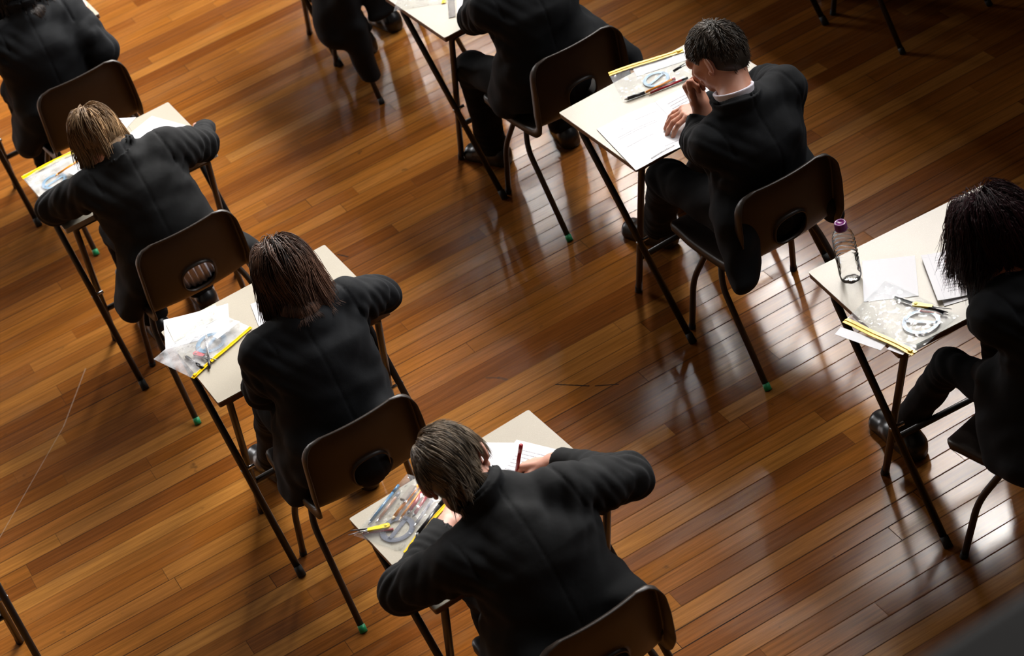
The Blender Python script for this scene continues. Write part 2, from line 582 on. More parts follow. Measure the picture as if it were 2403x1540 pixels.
# ------------------------------------------------------------------ SDF modelling
class SDF:
    def __init__(s):
        s.pr = []
        s.disp = []
        s.lo = V3(9, 9, 9)
        s.hi = V3(-9, -9, -9)

    def _b(s, c, r):
        s.lo = np.minimum(s.lo, c - r)
        s.hi = np.maximum(s.hi, c + r)

    def cap(s, a, b, ra, rb=None, k=.02, lat=None, sc=1.0, sub=False):
        a, b = np.array(a, float), np.array(b, float)
        rb = ra if rb is None else rb
        c = (a + b) / 2
        R = np.linalg.norm(b - a) / 2 + max(ra, rb) * max(1, sc)
        s.pr.append(('cap', c, R, k, sub, (a, b, ra, rb, None if lat is None else nrm(lat), sc)))
        if not sub:
            s._b(c, R)
        return s

    def ell(s, c, r, Rm=None, k=.02, sub=False):
        c = np.array(c, float)
        r = np.array(r, float)
        Rm = np.eye(3) if Rm is None else Rm
        s.pr.append(('ell', c, float(max(r)), k, sub, (r, Rm)))
        if not sub:
            s._b(c, max(r))
        return s

    def box(s, c, r, Rm=None, rd=.01, k=.01, sub=False):
        c = np.array(c, float)
        r = np.array(r, float)
        Rm = np.eye(3) if Rm is None else Rm
        s.pr.append(('box', c, float(np.linalg.norm(r)), k, sub, (r, Rm, rd)))
        if not sub:
            s._b(c, np.linalg.norm(r))
        return s

    def ring(s, c, ax, R, h, th, k=.006, el=(1, 1), lat=None):
        """a flat band standing round an axis"""
        c = np.array(c, float)
        ax = nrm(ax)
        if lat is None:
            lat = nrm(np.cross(ax, V3(0, 1, 0)))
        lat = nrm(np.array(lat) - ax * np.dot(lat, ax))
        fw = np.cross(ax, lat)
        s.pr.append(('ring', c, R * max(el) + h, k, False, (ax, lat, fw, R, h, th, el)))
        s._b(c, R * max(el) + h)
        return s

    def fold(s, c, d, rad, wl, amp, ph=0.0):
        s.disp.append(('fold', np.array(c, float), nrm(d), rad, wl, amp, ph))

    def groove(s, c, n, rad, w, amp):
        s.disp.append(('groove', np.array(c, float), nrm(n), rad, w, amp, 0))

    def wrinkle(s, amp, sc, seed=0):
        s.disp.append(('wr', amp, sc, seed))

    def cut(s, c, n, rad):
        s.disp.append(('cut', np.array(c, float), nrm(n), rad))

    def floor_cut(s, z):
        s.disp.append(('floor', z))

    def prim(s, p, t, a, c):
        if t == 'cap':
            A, B, ra, rb, lat, sc = a
            q = p - A
            ba = B - A
            if lat is not None:
                q = q - np.outer(q @ lat * (1 - 1 / sc), lat)
                ba = ba - lat * (ba @ lat) * (1 - 1 / sc)
            L2 = ba @ ba + 1e-12
            h = np.clip(q @ ba / L2, 0, 1)
            return np.linalg.norm(q - h[:, None] * ba, axis=1) - (ra + (rb - ra) * h)
        if t == 'ell':
            r, Rm = a
            q = (p - c) @ Rm
            k0 = np.linalg.norm(q / r, axis=1)
            k1 = np.linalg.norm(q / (r * r), axis=1) + 1e-9
            return k0 * (k0 - 1) / k1
        if t == 'box':
            r, Rm, rd = a
            q = np.abs((p - c) @ Rm) - (r - rd)
            return np.linalg.norm(np.maximum(q, 0), axis=1) + np.minimum(q.max(axis=1), 0) - rd
        if t == 'ring':
            ax, lat, fw, R, h, th, el = a
            q = p - c
            z = q @ ax
            x = q @ lat / el[0]
            y = q @ fw / el[1]
            rr = np.sqrt(x * x + y * y)
            qx = np.abs(rr - R - z * .25) - th
            qz = np.abs(z) - h
            return np.sqrt(np.maximum(qx, 0) ** 2 + np.maximum(qz, 0) ** 2) + np.minimum(np.maximum(qx, qz), 0) - .003

    def __call__(s, p):
        d = np.full(len(p), 1.0)
        for t, c, R, k, sub, a in s.pr:
            dist = np.linalg.norm(p - c, axis=1)
            near = dist < R + max(.03, 2 * k) + .02
            di = np.maximum(dist - R, .02)
            if near.any():
                di[near] = s.prim(p[near], t, a, c)
            if sub:
                e = -di
                h = np.maximum(k - np.abs(d - e), 0) / k
                d = np.where(near, np.maximum(d, e) + h * h * k * .25, d)
            else:
                h = np.maximum(k - np.abs(d - di), 0) / k
                d = np.minimum(d, di) - h * h * k * .25
        for q in s.disp:
            if q[0] == 'fold':
                _, c, n, rad, wl, amp, ph = q
                r2 = ((p - c) ** 2).sum(1)
                w = np.exp(-r2 / rad ** 2)
                t = (p - c) @ n
                d = d - amp * w * (np.abs(np.sin(PI * t / wl + ph + 6 * np.sin(9 * p[:, 0] + 7 * p[:, 2]) * .2)) ** 1.5 * 2 - 1)
            elif q[0] == 'groove':
                _, c, n, rad, w_, amp, _ = q
                r2 = ((p - c) ** 2).sum(1)
                d = d + amp * np.exp(-(((p - c) @ n) / w_) ** 2) * (r2 < rad ** 2)
            elif q[0] == 'wr':
                _, amp, sc, sd = q
                x, y, z = p[:, 0] * sc, p[:, 1] * sc, p[:, 2] * sc
                a1 = np.sin(x * 1.3 + 2.1 * np.sin(y * .9 + sd) + 1.5 * np.sin(z * .7)) + np.sin(y * 1.7 + 1.9 * np.sin(z * 1.1 + sd * 2) + x * .4) + np.sin(z * 1.5 - x * .8 + 2 * np.sin(y * .6))
                d = d - amp * a1
            elif q[0] == 'cut':
                _, c, n, rad = q
                r2 = ((p - c) ** 2).sum(1)
                d = np.where(r2 < rad ** 2, np.maximum(d, (p - c) @ n), d)
            elif q[0] == 'floor':
                d = np.maximum(d, q[1] - p[:, 2])
        return d


def surface(S, h, B=8):
    lo = S.lo - 4 * h - .01
    hi = S.hi + 4 * h + .01
    nb = np.ceil((hi - lo) / (h * B)).astype(int)
    bi = np.stack(np.meshgrid(*[np.arange(n) for n in nb], indexing='ij'), -1).reshape(-1, 3)
    cen = lo + (bi + .5) * B * h
    dc = S(cen)
    act = np.abs(dc) < B * h * .87 * 1.25 + .006
    n = nb * B
    V = np.ones(tuple(n), np.float32)
    V6 = V.reshape(nb[0], B, nb[1], B, nb[2], B)
    far = bi[(~act) & (dc < 0)]
    for b in far:
        V6[b[0], :, b[1], :, b[2], :] = -1
    loc = np.stack(np.meshgrid(*[np.arange(B)] * 3, indexing='ij'), -1).reshape(-1, 3)
    ab = bi[act]
    for i in range(0, len(ab), 400):
        blk = ab[i:i + 400]
        pts = (lo + (blk[:, None, :] * B + loc[None]) * h).reshape(-1, 3)
        dv = S(pts).reshape(len(blk), B, B, B)
        V6[blk[:, 0], :, blk[:, 1], :, blk[:, 2], :] = dv
    s = V < 0
    cnt = sum(s[i:i + n[0] - 1, j:j + n[1] - 1, k:k + n[2] - 1].astype(np.int8) for i in (0, 1) for j in (0, 1) for k in (0, 1))
    ids = np.argwhere((cnt > 0) & (cnt < 8))
    cor = {}
    for i in (0, 1):
        for j in (0, 1):
            for k in (0, 1):
                cor[i, j, k] = V[ids[:, 0] + i, ids[:, 1] + j, ids[:, 2] + k]
    acc = np.zeros((len(ids), 3))
    num = np.zeros(len(ids))
    for a in range(3):
        for u in (0, 1):
            for w in (0, 1):
                c0 = [0, 0, 0]
                o = [x for x in range(3) if x != a]
                c0[o[0]], c0[o[1]] = u, w
                c1 = list(c0)
                c1[a] = 1
                v0, v1 = cor[tuple(c0)], cor[tuple(c1)]
                m = (v0 < 0) != (v1 < 0)
                t = np.where(m, v0 / np.where(m, v0 - v1, 1), 0)
                pt = np.array(c0, float)[None] * np.ones((len(ids), 1))
                pt[:, a] += t
                acc += pt * m[:, None]
                num += m
    vert = lo + (ids + acc / num[:, None]) * h
    grid = np.full(tuple(n), -1, np.int32)
    grid[ids[:, 0], ids[:, 1], ids[:, 2]] = np.arange(len(ids))
    quads = []
    for a in range(3):
        o = [x for x in range(3) if x != a]
        sl0 = [slice(1, -1)] * 3
        sl1 = [slice(1, -1)] * 3
        sl0[a] = slice(0, -1)
        sl1[a] = slice(1, None)
        m = s[tuple(sl0)] != s[tuple(sl1)]
        e = np.argwhere(m)
        e += np.array([0 if x == a else 1 for x in range(3)])
        ins = s[e[:, 0], e[:, 1], e[:, 2]]
        q = []
        for (du, dw) in ((-1, -1), (0, -1), (0, 0), (-1, 0)):
            c = e.copy()
            c[:, o[0]] += du
            c[:, o[1]] += dw
            q.append(grid[c[:, 0], c[:, 1], c[:, 2]])
        q = np.stack(q, 1)
        flip = ins if a != 1 else ~ins
        q[~flip] = q[~flip][:, ::-1]
        q = q[(q >= 0).all(1)]
        quads.append(q)
    return vert, np.concatenate(quads)


def sdf_obj(name, S, h, mat, parent=None, attr=None):
    v, q = surface(S, h)
    me = bpy.data.meshes.new(name)
    me.vertices.add(len(v))
    me.vertices.foreach_set('co', v.astype(np.float32).ravel())
    me.loops.add(len(q) * 4)
    me.loops.foreach_set('vertex_index', q.astype(np.int32).ravel())
    me.polygons.add(len(q))
    me.polygons.foreach_set('loop_start', np.arange(0, len(q) * 4, 4, dtype=np.int32))
    me.polygons.foreach_set('loop_total', np.full(len(q), 4, np.int32))
    me.polygons.foreach_set('use_smooth', np.ones(len(q), bool))
    me.update(calc_edges=True)
    me.validate()
    me.materials.append(mat)
    o = bpy.data.objects.new(name, me)
    link(o, parent)
    if parent is not None and parent.type == 'EMPTY':
        o.matrix_parent_inverse = Matrix.Translation(parent.location).inverted()
    return o


# ------------------------------------------------------------------ people
def frame_of(fwd, up):
    f = nrm(fwd)
    u = nrm(np.array(up, float) - f * np.dot(up, f))
    r = np.cross(f, u)
    return np.stack([r, f, u], 1)     # columns: right, forward, up


def add_head(S, hc, fwd, up, s=1.0, neck=None, ears=True):
    R = frame_of(fwd, up)
    L = lambda x, y, z: np.array(hc) + R @ (V3(x, y, z) * s)
    E = lambda c, r, k=.02, sub=False, rot=None: S.ell(L(*c), V3(*r) * s, R if rot is None else R @ rot, k, sub)
    E((0, -.012, .018), (.0735, .093, .088))
    E((0, .030, -.040), (.058, .058, .066), .03)
    E((0, .064, -.088), (.026, .024, .020), .03)
    for q in (-1, 1):
        E((q * .043, .010, -.066), (.022, .036, .024), .025)
        E((q * .038, .062, -.020), (.022, .020, .022), .02)
        E((q * .031, .096, .006), (.015, .012, .011), .012, True)
        E((q * .031, .083, .005), (.0125, .0125, .0115), .003)
        if not ears:
            continue
        # ear: rim, bowl and lobe, set at an angle
        a = q * .62
        rot = np.array([[math.cos(a), -math.sin(a), 0], [math.sin(a), math.cos(a), 0], [0, 0, 1]])
        E((q * .083, -.014, -.006), (.0070, .0170, .029), .006, False, rot)
        E((q * .0895, -.006, -.002), (.006, .011, .018), .005, True, rot)
        E((q * .075, .000, -.034), (.006, .009, .010), .006)
    S.cap(L(-.034, .083, .022), L(.034, .083, .022), .012 * s, k=.02)
    S.cap(L(0, .090, .008), L(0, .112, -.028), .007 * s, .0125 * s, k=.012)
    S.cap(L(-.011, .104, -.031), L(.011, .104, -.031), .0075 * s, k=.008)
    S.cap(L(-.020, .090, -.056), L(.020, .090, -.056), .0065 * s, k=.006)
    S.cap(L(-.017, .088, -.066), L(.017, .088, -.066), .0075 * s, k=.006)
    if neck is not None:
        S.cap(L(0, -.030, -.055), neck - V3(0, 0, .01), .048 * s, .049, k=.03)
    return R


def add_hand(S, w, d, n, right=True, curl=(.3, .3, .3, .3), thumb=(.65, .35), sc=1.0, spread=.12, tcurl=.3):
    """w wrist, d direction of the fingers, n out of the palm"""
    d = nrm(d)
    n = nrm(np.array(n, float) - d * np.dot(n, d))
    t = np.cross(n, d) * (-1 if right else 1)
    w = np.array(w, float)
    P = lambda a, b, c=0: w + (d * a + t * b + n * c) * sc
    S.cap(P(-.05, 0), P(.012, 0), .0255 * sc, .0235 * sc, k=.02, lat=t, sc=1.22)
    kn = [P(.088, .031), P(.092, .0105), P(.088, -.0105), P(.080, -.030)]
    for i, kp in enumerate(kn):
        S.cap(P(.012, .018 - .012 * i), kp, .0150 * sc, .0118 * sc, k=.012)
    S.cap(P(.03, .012, .004), P(.07, .0, .004), .015 * sc, .012 * sc, k=.012)
    segs = [(.041, .025, .021), (.045, .029, .022), (.042, .027, .021), (.033, .021, .018)]
    rad = [.0098, .0100, .0094, .0084]
    sp = [spread, spread * .3, -spread * .4, -spread * 1.1]
    for i, kp in enumerate(kn):
        dd = nrm(d + t * sp[i])
        p = kp
        c = curl[i]
        ang = 0
        for j, L in enumerate(segs[i]):
            ang += c * (1.0, 1.15, .7)[j]
            di = dd * math.cos(ang) + n * math.sin(ang)
            q = p + di * L * sc
            S.cap(p, q, rad[i] * sc * (1 - .06 * j), rad[i] * sc * (.94 - .08 * j), k=.0045)
            p = q
    p = P(.022, .026, .006)
    dd = nrm(d * thumb[0] + t * (1 - thumb[0]) + n * thumb[1])
    S.cap(P(.005, .012, .002), p, .016 * sc, .0145 * sc, k=.012)
    for j, (L, r0, r1) in enumerate(((.040, .0140, .0118), (.031, .0115, .0105), (.024, .0102, .0085))):
        q = p + dd * L * sc
        S.cap(p, q, r0 * sc, r1 * sc, k=.006)
        p = q
        dd = nrm(dd + d * tcurl + n * tcurl * .3)
    return t


def strand_mesh(name, paths, rad, tint, mat, parent, seg=3):
    """paths: (N, K, 3) -> thin three-sided hair locks in one mesh"""
    N, K, _ = paths.shape
    T = np.gradient(paths, axis=1)
    T /= np.linalg.norm(T, axis=2, keepdims=True) + 1e-9
    ref = np.tile(np.array([.31, .77, .55]), (N, K, 1))
    U = np.cross(T, ref)
    U /= np.linalg.norm(U, axis=2, keepdims=True) + 1e-9
    W = np.cross(T, U)
    taper = np.interp(np.linspace(0, 1, K), [0, .15, .7, 1], [.7, 1, .9, .15])
    rr = rad[:, None] * taper[None]
    vs = []
    for k in range(seg):
        a = 2 * PI * k / seg
        vs.append(paths + (U * math.cos(a) + W * math.sin(a)) * rr[..., None])
    V = np.stack(vs, 2).reshape(-1, 3)
    base = (np.arange(N)[:, None] * K + np.arange(K - 1)[None]).ravel() * seg
    q = []
    for k in range(seg):
        k2 = (k + 1) % seg
        q.append(np.stack([base + k, base + k2, base + seg + k2, base + seg + k], 1))
    Q = np.concatenate(q)
    me = bpy.data.meshes.new(name)
    me.vertices.add(len(V))
    me.vertices.foreach_set('co', V.astype(np.float32).ravel())
    me.loops.add(len(Q) * 4)
    me.loops.foreach_set('vertex_index', Q.astype(np.int32).ravel())
    me.polygons.add(len(Q))
    me.polygons.foreach_set('loop_start', np.arange(0, len(Q) * 4, 4, dtype=np.int32))
    me.polygons.foreach_set('loop_total', np.full(len(Q), 4, np.int32))
    me.polygons.foreach_set('use_smooth', np.ones(len(Q), bool))
    me.update(calc_edges=True)
    at = me.attributes.new('tint', 'FLOAT', 'POINT')
    at.data.foreach_set('value', np.repeat(tint, K * seg).astype(np.float32))
    me.materials.append(mat)
    return me


def make_hair(root, hc, fwd, up, s, mat, n=1500, length=.06, whorl=(0, -.5, .85), gravity=.05, colliders=(), lift=.012,
              cap_r=1.035, curl=0.0, rad=.0012, hairline=.045, tintf=None, low=-.045, vol=1.0, part=False, step=.0075, flow=1.0, seed=1, nape=-.062, tidy=1.0):
    rng = np.random.default_rng(seed)
    R = frame_of(fwd, up)
    hc = np.array(hc, float)
    rad_e = V3(.0735, .093, .088) * s * cap_r * vol
    ce = V3(0, -.012, .018) * s
    # scalp cap
    S = SDF()
    S.ell(hc + R @ ce, rad_e, R, .02)
    S.ell(hc + R @ (V3(0, -.055, -.035) * s), V3(.058, .045, .045) * s, R, .03)
    S.ell(hc + R @ (V3(0, .115, -.055) * s), V3(.085, .075, .105) * s, R, .012, True)
    S.ell(hc + R @ (V3(0, .02, -.13) * s), V3(.10, .075, .075) * s, R, .012, True)
    for q in (-1, 1):
        S.ell(hc + R @ (V3(q * .090, .006, -.016) * s), V3(.030, .036, .042) * s, R, .01, True)
    # strand roots: directions over the scalp in head space
    dirs = rng.normal(size=(n * 5, 3))
    dirs /= np.linalg.norm(dirs, axis=1)[:, None]
    p = dirs * rad_e + ce
    ear = np.linalg.norm(np.stack([np.abs(p[:, 0]) - .076 * s, p[:, 1] + .008 * s, p[:, 2] + .004 * s], 1), axis=1)
    ok = ((ear > .047 * s) | (length > .15)) & ~((np.abs(p[:, 0]) > .045 * s) & (p[:, 2] < .012 * s) & (p[:, 1] > -.052 * s) & (length < .15)) & (p[:, 2] > (nape * s)) & ~((p[:, 1] > .035 * s) & (p[:, 2] < hairline * s)) & ~((p[:, 1] > -.03 * s) & (p[:, 2] < low * s * .2))
    dirs, p = dirs[ok][:n], p[ok][:n]
    N = len(p)
    K = max(6, int(length / step))
    wh = nrm(whorl)
    g = R.T @ V3(0, 0, -1)
    layer = 1.0 + rng.uniform(0, 1, N) ** 1.3 * lift / .09
    pos = p * 1.0
    out = [pos.copy()]
    d0 = dirs.copy()
    if part:
        away = np.stack([np.sign(p[:, 0] + .012) * .9, np.zeros(N) - .1, -.25 * np.ones(N)], 1)
    else:
        away = d0 - wh
    vel = away.copy()
    ph = rng.uniform(0, 6.28, (N, 2))
    Lf = rng.uniform(.75, 1.1, N)
    if length > .15:
        Lf = Lf * np.interp(p[:, 2] / s, [-.06, .0, .09], [.62, .85, 1.22])
    if length < .15:
        Lf = Lf * np.where((p[:, 2] < .035 * s) & (np.abs(p[:, 0]) > .045 * s), .42, 1.0)
    clump = np.floor(np.arctan2(p[:, 0], p[:, 1]) * 14 + p[:, 2] * 60)
    crnd = rng.uniform(-1, 1, (400, 3))
    cl = crnd[(clump.astype(int) % 400)]
    cols = [((R.T @ (np.array(c) - hc)), r) for c, r in colliders]
    for k in range(K - 1):
        nn = (pos - ce) / rad_e
        ln = np.linalg.norm(nn, axis=1)
        nor = nn / rad_e
        nor /= np.linalg.norm(nor, axis=1)[:, None]
        near = np.clip(1.6 - ln, 0, 1)[:, None]
        tang = away - nor * (away * nor).sum(1)[:, None]
        tang /= np.linalg.norm(tang, axis=1)[:, None] + 1e-6
        fl = flow if length > .15 else (flow * np.clip((pos[:, 2] / s + .055) / .06, .12, 1))[:, None]
        v = vel * .55 + tang * (.45 * near * fl) + g[None] * gravity * (1 + 2 * (1 - near)) + cl * .10 * tidy
        if curl:
            v = v + np.stack([np.cos(ph[:, 0] + k * 1.05), np.sin(ph[:, 0] + k * 1.05), np.sin(ph[:, 1] + k * .9)], 1) * curl
        else:
            v = v + rng.normal(size=(N, 3)) * .05 * tidy
        v /= np.linalg.norm(v, axis=1)[:, None] + 1e-9
        vel = v
        pos = pos + v * step * s * Lf[:, None]
        nn = (pos - ce) / rad_e
        ln = np.linalg.norm(nn, axis=1)
        tgt = 1 + (layer - 1) * min(1, (k + 1) / 5)
        push = ln < tgt
        pos[push] = ce + (nn[push] / ln[push][:, None] * tgt[push][:, None]) * rad_e
        for c, r in cols:
            dd = pos - c
            ll = np.linalg.norm(dd, axis=1)
            m = ll < r
            pos[m] = c + dd[m] / ll[m][:, None] * r
        out.append(pos.copy())
    P = np.stack(out, 1)
    W = P @ R.T + hc
    tint = np.clip(rng.normal(.38, .2, N) + .22 * cl[:, 0], 0, 1)
    if tintf is not None:
        tint = tintf(p / s, tint, rng)
    me = strand_mesh('hair', W, rng.uniform(.7, 1.35, N) * rad, tint, mat, root)
    v, q = surface(S, .0055)
    # join scalp cap and locks in one hair mesh
    bm = bmesh.new()
    bm.from_mesh(me)
    lay = bm.verts.layers.float['tint']
    nv = [bm.verts.new(x) for x in v]
    for x in nv:
        x[lay] = .12
    for f in q:
        fc = bm.faces.new([nv[i] for i in f])
        fc.smooth = True
    bm.to_mesh(me)
    bm.free()
    o = bpy.data.objects.new('hair', me)
    link(o, root)
    o.matrix_parent_inverse = Matrix.Translation(root.location).inverted()
    return o


def add_shoe(S, heel, toe, z=0.0):
    heel, toe = np.array(heel, float), np.array(toe, float)
    d = nrm(toe - heel)
    L = np.linalg.norm(toe - heel)
    lat = nrm(np.cross(d, V3(0, 0, 1)))
    up = V3(0, 0, 1)
    S.cap(heel + d * .03 + up * .034, heel + d * L * .45 + up * .034, .033, .035, k=.03)
    S.cap(heel + d * L * .45 + up * .026, toe - d * .045 + up * .022, .033, .030, k=.03, lat=lat, sc=1.25)
    S.cap(heel + d * .035 + up * .05, heel + d * .055 + up * .085, .033, .034, k=.02)
    S.cap(heel + d * .03 + up * .012, toe - d * .05 + up * .012, .034, .038, k=.006, lat=lat, sc=1.18)
    S.floor_cut(.001 + z)


def person(loc, label, J, mats=None, res=.0055, bres=.005, hair=None, tails=(), folds=(), shirt_collar=False, seat_shirt=None, tight=1.0, collar=True, hands=None, headscale=.95, bulge=None, group='pupils sitting the exam'):
    mats = mats or {}
    root = thing('person', label, 'person', loc, 0, group)
    pv, nb, hc = (np.array(J[k], float) for k in ('pv', 'nb', 'hc'))
    sh = {q: np.array(J['sh' + q], float) for q in 'LR'}
    el = {q: np.array(J['el' + q], float) for q in 'LR'}
    wr = {q: np.array(J['wr' + q], float) for q in 'LR'}
    kn = {q: np.array(J['kn' + q], float) for q in 'LR'}
    an = {q: np.array(J['an' + q], float) for q in 'LR'}
    to = {q: np.array(J['to' + q], float) for q in 'LR'}
    lat = nrm(sh['R'] - sh['L'])
    mid = (sh['L'] + sh['R']) / 2
    latp = nrm(V3(1, .0, 0) * .5 + lat * .5)
    hip = {'L': pv - V3(.085, 0, 0), 'R': pv + V3(.085, 0, 0)}
    s = headscale
    # ---- skin body: head, neck, trunk, arms, hands, legs in one surface
    S = SDF()
    R = add_head(S, hc, J['fwd'], J['up'], s, nb, not (hair and hair.get('length', .05) > .15))
    S.cap(nb + V3(0, .01, -.03), pv * .5 + mid * .5, .060, .075, k=.05, lat=latp, sc=1.35)
    S.cap(pv * .5 + mid * .5, pv, .070, .078, k=.05, lat=latp, sc=1.3)
    for q in 'LR':
        S.cap(nb * .5 + mid * .5 - V3(0, 0, .02), sh[q], .040, .036, k=.04)
        S.cap(sh[q], el[q], .036, .030, k=.02)
        S.cap(el[q], wr[q], .032, .0235, k=.02)
        S.cap(hip[q], kn[q], .056 * tight, .040 * tight, k=.03)
        S.cap(kn[q], an[q], .036 * tight, .028, k=.02)
        S.cap(an[q] - V3(0, 0, .02), to[q] * .55 + an[q] * .45 - V3(0, 0, .03), .026, .022, k=.02)
    hands = hands or {}
    for q in 'LR':
        h = dict(d=wr[q] - el[q], n=(0, 0, -1), curl=(.35, .35, .4, .4))
        h.update(hands.get(q, {}))
        add_hand(S, wr[q], h['d'], h['n'], q == 'R', h['curl'], h.get('thumb', (.65, .35)), h.get('sc', .95), h.get('spread', .12), h.get('tcurl', .3))
    S.floor_cut(.012)
    sdf_obj('body', S, bres, mats.get('skin', M['skin']), root)
    # ---- blazer
    B = SDF()
    w = J.get('build', 1.0)
    waist = pv * .55 + mid * .45 + V3(0, -.015, 0)
    upb = pv * .15 + mid * .85 + V3(0, -.025, -.02)
    B.cap(pv + V3(0, -.01, .0), waist, .118 * w, .108 * w, k=.05, lat=latp, sc=1.42)
    B.cap(waist, upb, .108 * w, .110 * w, k=.06, lat=lat, sc=1.40)
    B.cap(upb, mid + V3(0, 0, .0), .100 * w, .070 * w, k=.06, lat=lat, sc=1.5)
    B.cap(mid * .4 + nb * .6 - V3(0, 0, .015), nb - V3(0, 0, .040 if shirt_collar else .01), .062, .056, k=.05)
    for q in 'LR':
        B.cap(nb - V3(0, 0, .022), sh[q] + V3(0, 0, .008), .046, .050 * w, k=.045)
        m = sh[q] * .5 + el[q] * .5
        B.cap(sh[q], m, .056 * w, .058 * w, k=.055)
        B.cap(m, el[q], .060 * w, .054 * w, k=.03)
        cuff = el[q] + (wr[q] - el[q]) * J.get('cuff' + q, .93)
        B.cap(el[q], cuff + nrm(wr[q] - el[q]) * .02, .053 * w, .039, k=.025)
        B.cut(cuff, wr[q] - el[q], .075)
        ax = nrm(wr[q] - el[q])
        B.cap(cuff - ax * .012, cuff + ax * .06, .031, .036, k=.003, sub=True)
        B.fold(el[q], nrm(wr[q] - sh[q]), .075, .030, .0060, .6)
        B.fold(sh[q] * .7 + el[q] * .3 - V3(0, 0, .03), nrm(el[q] - sh[q]) + V3(0, 0, .7), .08, .036, .0048, .2)
        B.fold(sh[q] * .8 + waist * .2, nrm(lat * (1 if q == 'R' else -1) + V3(0, 0, -.9)), .10, .050, .0040, .9)
        B.fold(el[q] * .5 + wr[q] * .5, ax, .06, .030, .0028, 1.0)
        B.groove(sh[q] - lat * (0.012 if q == 'R' else -0.012), lat + V3(0, .15, 0), .085, .0045, .0032)
    for t in tails:
        B.cap(t[0], t[1], t[2], t[3], k=.035, lat=t[4], sc=t[5])
    if bulge is not None:
        B.ell(bulge[0], bulge[1], None, .03)
    if collar:
        fx = nrm(hc - nb)
        cax = nrm(fx * .55 + V3(0, -.10, .75))
        cu = J.get('cup', .25)
        skb = np.array(hc) + R @ (V3(0, -.045, -.075) * s)
        cc = nb + V3(0, .008, .012) + (skb - nb) * cu
        if not shirt_collar:
            B.cap(nb - V3(0, 0, .02), cc - cax * .012, .060, .053, k=.035)
        B.ring(cc + cax * .002, cax, .0595, .015, .0018, k=.004, el=(1.0, 1.03), lat=lat)
        B.ring(cc - cax * .012, cax, .0660, .020, .0018, k=.005, el=(1.05, 1.05), lat=lat)
    for f in folds:
        B.fold(*f)
    B.wrinkle(.0016, 34.0, J.get('seed', 1))
    B.wrinkle(.0020, 13.0, J.get('seed', 1) * 2.3)
    B.groove(waist, latp, .33, .004, .0022)
    B.disp.insert(0, ('floor', .30))
    sdf_obj('blazer', B, res, mats.get('blazer', M['blazer']), root)
    # ---- shirt collar or shirt tail
    if shirt_collar:
        C = SDF()
        cax = nrm(nrm(hc - nb) * .6 + V3(0, -.05, .7))
        C.ring(nb + V3(0, .010, .026), cax, .0560, .016, .0022, k=.003, el=(1.0, 1.03), lat=lat)
        sdf_obj('shirt_collar', C, .003, M['shirt'], root)
    if seat_shirt is not None:
        C = SDF()
        C.ell(seat_shirt[0], seat_shirt[1], None, .02)
        C.fold(seat_shirt[0], V3(1, 0, .1), .12, .022, .005, .4)
        C.wrinkle(.0015, 40, 3)
        sdf_obj('shirt_tail', C, .004, M['shirt'], root)
    # ---- trousers
    T = SDF()
    T.cap(pv + V3(-.04, .0, -.012), pv + V3(.04, 0, -.012), .100, k=.05)
    for q in 'LR':
        T.cap(hip[q] + V3(0, .0, -.010), kn[q], .083 * tight, .062 * tight, k=.04)
        low = an[q] + V3(0, 0, -.035 if tight > .9 else 0)
        T.cap(kn[q], low, .062 * tight, .056 * tight, k=.03)
        T.fold(kn[q], nrm(an[q] - kn[q]), .09, .04, .004, .3)
        T.fold(an[q], nrm(an[q] - kn[q]), .08, .035, .003, .9)
        T.cut(low, an[q] - kn[q], .12)
    T.wrinkle(.0018, 26.0, J.get('seed', 1) + 4)
    T.disp.append(('floor', .022))
    sdf_obj('trousers', T, max(res, .006), M['trouser'], root)
    for q in 'LR':
        K = SDF()
        d = nrm((to[q] - an[q]) * V3(1, 1, 0))
        heel = V3(an[q][0], an[q][1], max(0, an[q][2] - .10)) - d * .065
        toe = V3(to[q][0], to[q][1], max(0, to[q][2] - .03))
        zz = heel[2]
        K.cap(heel + d * .03 + V3(0, 0, .034), heel * .5 + toe * .5 + V3(0, 0, .034), .033, .034, k=.03)
        add_shoe(K, heel, toe, 0)
        sdf_obj('shoe', K, .0045, M['shoe'], root)
    # ---- eyes
    if hair:
        make_hair(root, hc, J['fwd'], J['up'], s, **hair)
    return root


# ------------------------------------------------------------------ furniture
DESK_Z = .71
DW, DD, DT = .60, .488, .020


